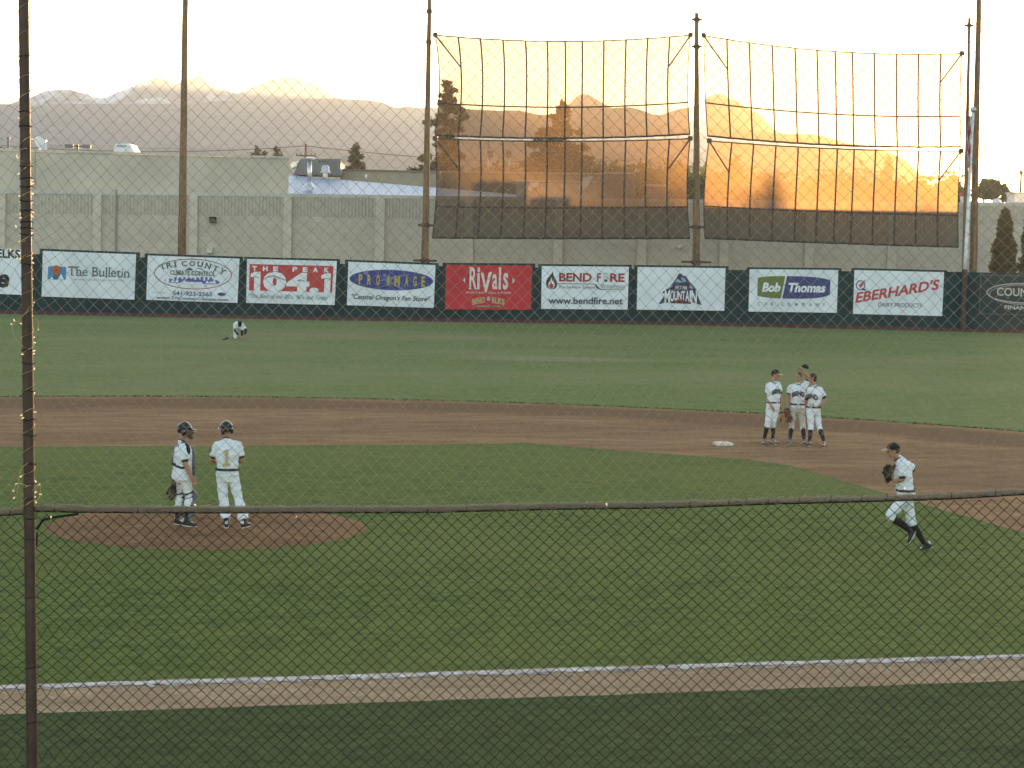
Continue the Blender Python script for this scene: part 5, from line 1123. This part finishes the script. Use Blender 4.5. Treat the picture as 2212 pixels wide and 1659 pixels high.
glove(at(*c4(292, 965), Dm + .12), (RT * -.6 + FWD * -.3).normalized(), -UP + RT * .1, 'dark catcher mitt hanging from the hand behind the catcher', MT['leatherblack'], 1.1)
# batting helmet man with number 1, back to the camera
Dc = dep(gnd(*c4(1050, 1490), gz))
P, J, jer, tro, bv_ = person(dict(D=Dc, cv=c4, gz=gz, seed=2, label='man in shiny helmet with tan number 1 on his back, on the mound', psi=182, hpsi=222, hpitch=6, hat='helmet', brimtan='shoewhite', sleeve=.72, leg=.93, legw=.086, under=.86, bulk=1.1, beltu=.2,
    j=dict(head=(955, 272), neck=(955, 358), shL=(838, 440, -.02), shR=(1112, 440), elL=(768, 650, .04), wrL=(830, 690, .26), haL=(900, 680, .33), elR=(1150, 655, .04), wrR=(1090, 700, .26), haR=(1020, 685, .33), hipL=(900, 850), hipR=(1030, 850), knL=(915, 1140, .01), knR=(1105, 1135)),
    f=dict(heelL=(955, 1478), toeL=(940, 1456), heelR=(1160, 1478), toeR=(1232, 1462))))
bv = bv_(jer)
ONE = ([(.0, 0), (1, 0), (1, .17), (.70, .17), (.30, .17), (0, .17), (.70, 1), (.30, 1), (.30, .83), (0, .83), (.05, .93)], [(0, 1, 2, 3, 4, 5), (4, 3, 6, 7), (8, 7, 10, 9)])
decal(P, bv, J['sh'] - J['ax'] * .225 - J['tf'] * .1, RT, J['ax'], FWD, *ONE, 'back_number', MT['gold'], .125, .27)
decal(P, bv, J['shL'].lerp(J['elL'], .38), -FWD, UP, RT, [(.5 + .5 * math.cos(a), .5 + .5 * math.sin(a)) for a in [.35 * i for i in range(18)]], [tuple(range(18))], 'sleeve_patch', MT['navycloth'], .09, .1)
# three by second base
D1 = dep(gnd(*c5(350, 1470))); grp = 'players talking by second base'
P, J, jer, tro, bv_ = person(dict(D=D1, cv=c5, seed=3, group=grp, label='left player of the trio by second base, wearing a black cap, glove hand hidden', psi=32, hpsi=72, hpitch=8, hat='cap', brimtan='brimtan', leg=.30, curl=.7,
    j=dict(head=(472, 332), neck=(440, 432), shR=(352, 478, -.04), shL=(532, 478, .1), elR=(345, 705, .02), wrR=(412, 865, -.2), haR=(455, 930, -.24), elL=(566, 690, .12), wrL=(572, 860, .06), haL=(580, 930, .04), hipR=(385, 850, -.02), hipL=(490, 850, .05), knR=(355, 1120, -.04), knL=(450, 1115, .02)),
    f=dict(heelR=(293, 1420), toeR=(268, 1478), heelL=(415, 1400), toeL=(478, 1462))))
bv = bv_(jer); TX = text_geo('BEND', bold=.06)
decal(P, bv, J['sh'] - J['ax'] * .22 + J['tf'] * .1, -J['tl'], J['ax'], -J['tf'], *TX, 'lettering', MT['letter'], .30, .12, .045)
glove(at(*c5(585, 1005), D1 + .02), (FWD * -.8 + RT * .5), -UP * .9 + RT * .2, 'tan glove hanging between the left and middle players of the trio', MT['leathertan'], .9)
D2 = dep(gnd(*c5(830, 1440)))
P, J, jer, tro, bv_ = person(dict(D=D2, cv=c5, seed=4, group=grp, label='middle bareheaded player of the trio lifting his cap above his head, dusty trousers', psi=0, hpsi=-38, hpitch=6, leg=.36, tmat='dusty', Lthumb=(-1, 0, 0), underL=.7, sleeve=.58, under=.70,
    j=dict(head=(862, 372), neck=(855, 452), shR=(722, 515, 0), shL=(968, 500, .02), elR=(680, 705, .02), wrR=(668, 865, -.06), haR=(680, 930, -.1), elL=(1020, 372, .06), wrL=(915, 275, -.02), haL=(875, 232, -.03), hipR=(775, 880), hipL=(905, 880), knR=(748, 1165, -.04), knL=(925, 1165, -.04)),
    f=dict(heelR=(716, 1425), toeR=(695, 1452), heelL=(945, 1430), toeL=(955, 1470))))
bv = bv_(jer)
decal(P, bv, J['sh'] - J['ax'] * .24 + J['tf'] * .1, -J['tl'], J['ax'], -J['tf'], *TX, 'lettering', MT['letter'], .33, .125, .05)
glove(at(*c5(672, 965), D2 - .12), (FWD * -.9 - RT * .3), -UP + RT * .15, 'dark brown glove hanging from the right hand of the middle player of the trio', MT['leather'], 1.12)
t = thing('hat', at(*c5(960, 235), D2 - .02), 'black cap held up in the raised hand of the middle player', 'cap'); c = at(*c5(965, 225), D2 - .02); m = MB(); l_, f_, u_ = yawv(-60, -12, 10)
m.loft([(c + u_ * (.10 * q), l_ * (.09 * math.cos(q * 1.5) ** .6), f_ * (.11 * math.cos(q * 1.5) ** .6)) for q in (0, .2, .4, .6, .8, .95, 1.0)], 20, 2); m.build('crown', MT['capcloth'], t, smooth=True)
m = MB(); m.ell(c + f_ * .13 - u_ * .005, .075, .085, .008, (l_, f_, u_), 16, 6); m.build('brim', MT['brimtan'], t)
D3 = dep(gnd(*c5(1160, 1480)))
P, J, jer, tro, bv_ = person(dict(D=D3, cv=c5, seed=5, group=grp, label='right player of the trio with brown hair, hand on hip, looking at the others', psi=-34, hpsi=-100, hpitch=4, hairback=True, leg=.30, sleeve=.68, under=.9,
    j=dict(head=(1088, 390), neck=(1110, 492), shR=(1045, 555, -.1), shL=(1228, 560, .1), elR=(985, 760, 0), wrR=(985, 910, .1), haR=(980, 985, .1), elL=(1298, 740, .08), wrL=(1210, 850, -.15), haL=(1135, 888, -.21), hipR=(1045, 930, -.02), hipL=(1160, 930, .06), knR=(1062, 1185, -.06), knL=(1195, 1180, 0)),
    f=dict(heelR=(1040, 1440), toeR=(1035, 1482), heelL=(1275, 1452), toeL=(1272, 1512))))
bv = bv_(jer)
decal(P, bv, J['sh'] - J['ax'] * .23 + J['tf'] * .1, -J['tl'], J['ax'], -J['tf'], *TX, 'lettering', MT['letter'], .31, .13, .045)
decal(P, bv, J['sh'] - J['ax'] * .42 + J['tf'] * .1 + J['tl'] * -.02, -J['tl'], J['ax'], -J['tf'], *text_geo('13', bold=.05), 'front_number', MT['gold'], .13, .11)
# runner in mid stride to the left
gr = gnd(*c6(770, 1515)); Dr = dep(gr)
P, J, jer, tro, bv_ = person(dict(D=Dr, cv=c6, seed=6, label='player in white jogging left across the infield grass with one leg kicked back', psi=-104, hpsi=-98, hpitch=8, hat='cap', brimtan='brimtan', leg=.16, sleeve=.85, under=.98, s=1.02, bulk=1.1,
    j=dict(head=(388, 262), neck=(428, 335), shL=(475, 400, -.17), shR=(512, 390, .17), elL=(500, 620, -.2), wrL=(385, 655, -.12), haL=(300, 650, -.06), elR=(640, 500, .24), wrR=(520, 585, .30), haR=(450, 610, .30), hipL=(545, 830, -.09), hipR=(560, 830, .09), knL=(340, 1085, -.1), knR=(608, 1150, .08), anL=(588, 1262, -.06), anR=(772, 1418, .06), heelL=(628, 1290, -.06), toeL=(580, 1385, -.06), heelR=(838, 1462, .06), toeR=(712, 1528, .06)), f=dict()))
glove(at(*c6(318, 590), Dr - .10), (FWD * -.75 + RT * .5), (UP * .85 - RT * .45), 'black glove carried in front of the chest of the jogging player', MT['leatherblack'], .95)
# outfielder down on one knee tying a shoe
go = gnd(*c7(900, 1335)); Do = dep(go)
P, J, jer, tro, bv_ = person(dict(D=Do, cv=c7, seed=7, label='distant outfielder kneeling on the grass, bent over to tie a shoe', psi=8, tf=-UP, hpsi=5, hpitch=68, s=1.1, bulk=1.15, leg=.2, sleeve=.72, under=1.85, belt=False, hat='cap',
    j=dict(head=(1125, 600, -.22), neck=(1090, 575, -.12), shR=(900, 640, 0), shL=(1300, 660, 0), elR=(880, 960, -.05), wrR=(1085, 1215, -.28), haR=(1170, 1265, -.3), elL=(1420, 960, -.05), wrL=(1350, 1190, -.28), haL=(1265, 1265, -.3), hipR=(905, 690, .34), hipL=(1060, 690, .34), knR=(905, 1280, .02), anR=(790, 1290, .46), heelR=(770, 1270, .55), toeR=(750, 1320, .55), knL=(1235, 830, -.12), anL=(1235, 1235, -.12), heelL=(1235, 1290, -.06), toeL=(1275, 1310, -.25)), f=dict()))
glove(gnd(*c7(485, 1335), .07), UP * -1 + RT * .2, (RT * -1 + UP * .15), 'dark glove lying on the grass left of the kneeling outfielder', MT['leatherblack'], 1.0)

# ------------------------------------------------------------------ backstop netting in front of the camera
DN = 14.0; MPP = DN * K / FPX          # metres per photo pixel at the net
MT['twine'] = mat('net_twine_tan', (.30, .235, .15), .8); MT['twineblack'] = mat('net_twine_black', (.012, .012, .011), .85); MT['bigrope'] = mat('frayed_rope', (.24, .185, .14), .95, .4, 40, bump=.006, bscale=90)
MT['wire'] = mat('gold_wire', (.55, .36, .16), .3, metal=.85); k = NT('glint_glass'); k.b.inputs['Base Color'].default_value = (.9, .75, .5, 1); k.b.inputs['Roughness'].default_value = .12; k.b.inputs['Emission Color'].default_value = (1, .62, .25, 1); k.b.inputs['Emission Strength'].default_value = .12; MT['bulb'] = k.m  # bulb emission stands in for the low sun's glints on the glass
def ropey(x):
    pts = [(-1750, 1090), (-200, 1112), (0, 1107), (45, 1105), (80, 1098), (200, 1101), (500, 1102), (925, 1101), (1200, 1094), (1450, 1091), (1650, 1083), (1850, 1078), (2050, 1072), (2212, 1062), (2420, 1052), (3300, 1046)]
    for (x0, y0), (x1, y1) in zip(pts[:-1], pts[1:]):
        if x <= x1: return lerp(y0, y1, (x - x0) / (x1 - x0))
    return y1
PXL = lambda y: lerp(51, 69.5, y / 1659)       # near pole axis in the photo
ties_hi = [(-60, -8), (240, 6), (300, 10), (510, 14), (705, -12), (870, 10), (1000, 6), (1096, 0)]
ties_lo = [(1096, 0), (1165, -6), (1290, 8), (1440, -8), (1560, 6), (1700, 0)]
def warp(x, y, lo):
    """the netting sags in scallops between the ties on the near pole and on the far right support"""
    d = x - PXL(y); q = math.exp(-abs(d) / 55.0)
    T = ties_lo if lo else ties_hi
    near = min(T, key=lambda a: abs(a[0] - y))[0]
    dy = (near - y); y2 = y + max(-60, min(60, dy)) * .16 * q - (0 if lo else 38 * q * (1 if d > 0 else .6))
    d2 = abs(2330 - x); q2 = math.exp(-d2 / (120.0 if not lo else 200.0)); y2 += q2 * 60 * math.sin((y + 100) / 230.0) * (1 if not lo else .35)
    y2 += 5 * noise.noise(Vector((x * .006, y * .006, 2 + lo))); x2 = x + 5 * noise.noise(Vector((x * .006, y * .006, 9 + lo))) + (1.5 * noise.noise(Vector((x * .03, y * .03, 4))))
    return x2, y2
def netting(name, label, x0, x1, yt, yb, px_, py_, rad, mt_, lo, knots):
    """diamond netting; px_, py_ are the diamond's width and height"""
    m = MB(); kn = MB(); nx = int((x1 - x0) / px_) + 1; ny = int((yb(0) - yt(0) + 120) / py_) + 2
    def node(i, j):      # i, j count half diamonds
        x = x0 + i * px_ / 2; Y0, Y1 = yt(x), yb(x); y = yt(x1 / 2) + j * py_ / 2
        x2, y2 = warp(x, y, lo); D = DN + .04 * math.sin(x * .004 + y * .003) + (.10 if lo else 0); return x2, y2, D
    cache = {}
    def nd(i, j):
        if (i, j) not in cache: x, y, D = node(i, j); cache[(i, j)] = (x, y, at(x, y, D))
        return cache[(i, j)]
    for sgn in (1, -1):
        for s_ in range(-2 * ny - 2, 2 * nx + 2 * ny):
            run = []
            for j in range(0, 2 * ny + 1):
                i = s_ + sgn * j if sgn == 1 else s_ + 2 * ny - j
                if i < 0 or i > 2 * nx or (i + j) % 2: 
                    if (i + j) % 2: break
                    if len(run) > 1: m.tube(run, rad, 3, False)
                    run = []; continue
                x, y, p = nd(i, j)
                if y < yt(x) or y > yb(x):
                    if len(run) > 1: m.tube(run, rad, 3, False)
                    run = []; continue
                run.append(p)
            if len(run) > 1: m.tube(run, rad, 3, False)
    b = at((x0 + x1) / 2, yb((x0 + x1) / 2), DN); o = m.build(name, mt_, base=b); tag(o, label, 'net')
    if knots:
        for (i, j), (x, y, p) in cache.items():
            if yt(x) <= y <= yb(x) and -30 < x < 2245 and y > -30: r = rad * knots; kn.add([p + RT * r, p - RT * r, p + UP * r, p - UP * r, p + FWD * r, p - FWD * r], [(0, 2, 4), (2, 1, 4), (1, 3, 4), (3, 0, 4), (2, 0, 5), (1, 2, 5), (3, 1, 5), (0, 3, 5)])
        kn.build('knot', mt_, o)['kind'] = 'stuff'
    return o
netting('upper_netting', 'thin tan diamond netting above the horizontal rope, in front of the whole field', -1700, 3250, lambda x: -420, lambda x: ropey(x) - 3, 28.4, 29.2, .0015, MT['twine'], False, 2.1)
netting('lower_netting', 'thicker black diamond netting hanging below the horizontal rope', -1700, 3250, lambda x: ropey(x) + 3, lambda x: 1780, 26.5, 24.4, .0026, MT['twineblack'], True, 1.8)
# rope with frayed fibres and ties
th = thing('net_rope', at(1100, ropey(1100), DN), 'thick frayed grey rope running across the picture between the two nets', 'rope')
m = MB(); xs = [-1690 + 12 * i for i in range(410)]
m.tube([at(x, ropey(x) + 1.3 * noise.noise(Vector((x * .02, 0, 0))) + .8 * noise.noise(Vector((x * .09, 0, 5))), DN - .02) for x in xs], [MPP * (4.9 + 1.2 * noise.noise(Vector((x * .045, 3, 0)))) for x in xs], 9); m.build('core', MT['bigrope'], th, smooth=True)
m = MB(); m.tube([at(x, ropey(x) + 6.0 + .6 * noise.noise(Vector((x * .03, 7, 0))), DN + .03) for x in xs], MPP * 1.7, 6); m.build('net_hem', MT['twineblack'], th)
r = random.Random(8); m = MB()
for i in range(8000):
    x = r.uniform(-60, 2250) if r.random() < .45 else r.uniform(80, 1500); y = ropey(x) - r.uniform(-3.5, 6.2); l = r.uniform(6, 24); h = r.gauss(-1.2, 2.6); a = at(x, y, DN - .03 + r.gauss(0, .012)); b = at(x + l * .5, y + h * .6 - 1.0 * r.random(), DN - .03 + r.gauss(0, .015)); c = at(x + l, y + h, DN - .03 + r.gauss(0, .015)); m.tube([a, b, c], .0012, 3, False)
m.build('frayed_fibre', mat('rope_fibre', (.40, .32, .24), .9), th)['kind'] = 'stuff'
for x in (24, 120, 300, 495, 560, 760, 925, 1010, 1120, 1168, 1285, 1340, 1395, 1490, 1575, 1612, 1660, 1727, 1795, 1861, 1916, 2055, 2150):
    c = at(x, ropey(x) + .5, DN - .02); m = MB(); R_ = MPP * 6.6; m.tube([c + UP * (math.cos(a) * R_) + FWD * (math.sin(a) * R_) + RT * (.004 * math.sin(a)) for a in [2 * math.pi * i / 14 for i in range(15)]], .0035, 5); m.tube([c + UP * R_, c + UP * (R_ + .012) + RT * .006], .003, 4); m.build('tie', MT['black'], th)
# the near pole
th = thing('net_pole', at(PXL(1659), 1800, DN), 'tall dark steel netting pole close to the camera at left, wrapped in string lights', 'pole')
m = MB(); ys = [-720 + 60 * i for i in range(44)]; RAD = lambda y: MPP * lerp(11.0, 12.4, y / 1659)
m.tube([at(PXL(y), y, DN - .06) for y in ys], [RAD(y) for y in ys], 20); m.build('pipe', MT['steel'], th, smooth=True)
for y in (120, 240, 273, 358, 385, 402, 433, 453, 480, 493, 507, 570, 757, 784, 845, 905, 940, 1002, 1043, 1075, 1118, 1165, 1290, 1440, 1560):
    c = at(PXL(y), y, DN - .06); R_ = RAD(y) + .003; m = MB(); m.tube([c + RT * math.cos(a) * R_ + FWD * math.sin(a) * R_ + UP * (.006 * math.sin(a + y)) for a in [2 * math.pi * i / 20 for i in range(21)]], .0042, 6); m.tube([c + RT * R_, c + RT * (R_ + .012) - UP * .004], .003, 4); m.build('tie', MT['black'], th)
p0 = at(PXL(1098), 1098, DN - .06)
m = MB(); m.tube([at(80, 1143, DN), at(92, 1124, DN), at(112, 1118, DN), at(170, 1110, DN)], .008, 6); m.tube([at(80, 1150, DN), at(79, 1180, DN - .02)], .006, 5); m.build('tie_cord', MT['twineblack'], th)
# string lights wound round the pole
th = thing('string_lights', at(PXL(1090), 1090, DN - .06), 'thin gold wire of tiny string lights wound around the near netting pole', 'string lights')
m = MB(); pts = []; r = random.Random(12); y = -50.0; ph = 0.0; turns = [(-50, 38)]
while y < 1090:
    st = (52 if y < 400 else 43) * r.uniform(.72, 1.3)
    for i in range(20):
        a = ph + 2 * math.pi * i / 20; yy = y + st * i / 20; 
        tilt_ = 8 * math.sin(a) * (1 if int(y) % 3 else -1)
        c = at(PXL(yy), yy, DN - .06); q = RAD(yy) + .004; pts.append(c + RT * math.cos(a) * q - FWD * math.sin(a) * q + UP * (MPP * tilt_ * .3))
    y += st
m.tube(pts, .0021, 5); m.build('wire', MT['wire'], th)
loops = [[(66, 660), (45, 690), (25, 700), (30, 730), (52, 750)], [(60, 1050), (35, 1040), (28, 1065), (45, 1085), (58, 1075)], [(70, 1060), (86, 1040), (90, 1070), (76, 1085)], [(55, 520), (30, 525), (20, 540), (40, 560), (60, 548)], [(70, 680), (84, 690), (82, 715), (72, 720)], [(58, 320), (36, 325), (40, 345), (56, 350)], [(60, 1000), (44, 1012), (40, 1040), (34, 1075), (50, 1095)]]
for L in loops:
    m = MB(); P_ = [at(x, y, DN - .12) for x, y in L]; q = []
    for a, b in zip(P_[:-1], P_[1:]): q += [a.lerp(b, t) for t in (0, .33, .66)]
    q.append(P_[-1])
    for _ in range(2): q = [q[0]] + [(q[i - 1] + q[i] * 2 + q[i + 1]) / 4 for i in range(1, len(q) - 1)] + [q[-1]]
    m.tube(q, .0019, 5); m.build('wire', MT['wire'], th)
bp = [(PXL(y) + (13.5 if r.random() < .72 else -14.5) + r.uniform(-1, 2), y) for y in [r.uniform(-5, 1100) for _ in range(52)]] + [(24, 700), (31, 693), (28, 1060), (36, 1045), (31, 1075), (44, 1030), (86, 1046), (89, 1068), (22, 541), (38, 557), (83, 712), (36, 338), (34, 488), (110, 1118), (420, 1090), (640, 1116), (1310, 1088), (1955, 1054)]
for x, y in bp:
    c = at(x, y, DN - .09 + r.uniform(-.03, .03)); d = Vector((r.gauss(0, 1), r.gauss(0, 1), r.gauss(0, .8))).normalized(); m = MB(); m.cap_(c, c + d * .012, .0048, .003, 7); m.build('bulb', MT['bulb'], th, smooth=True)
for x, y in bp[-14:-4]:
    pass
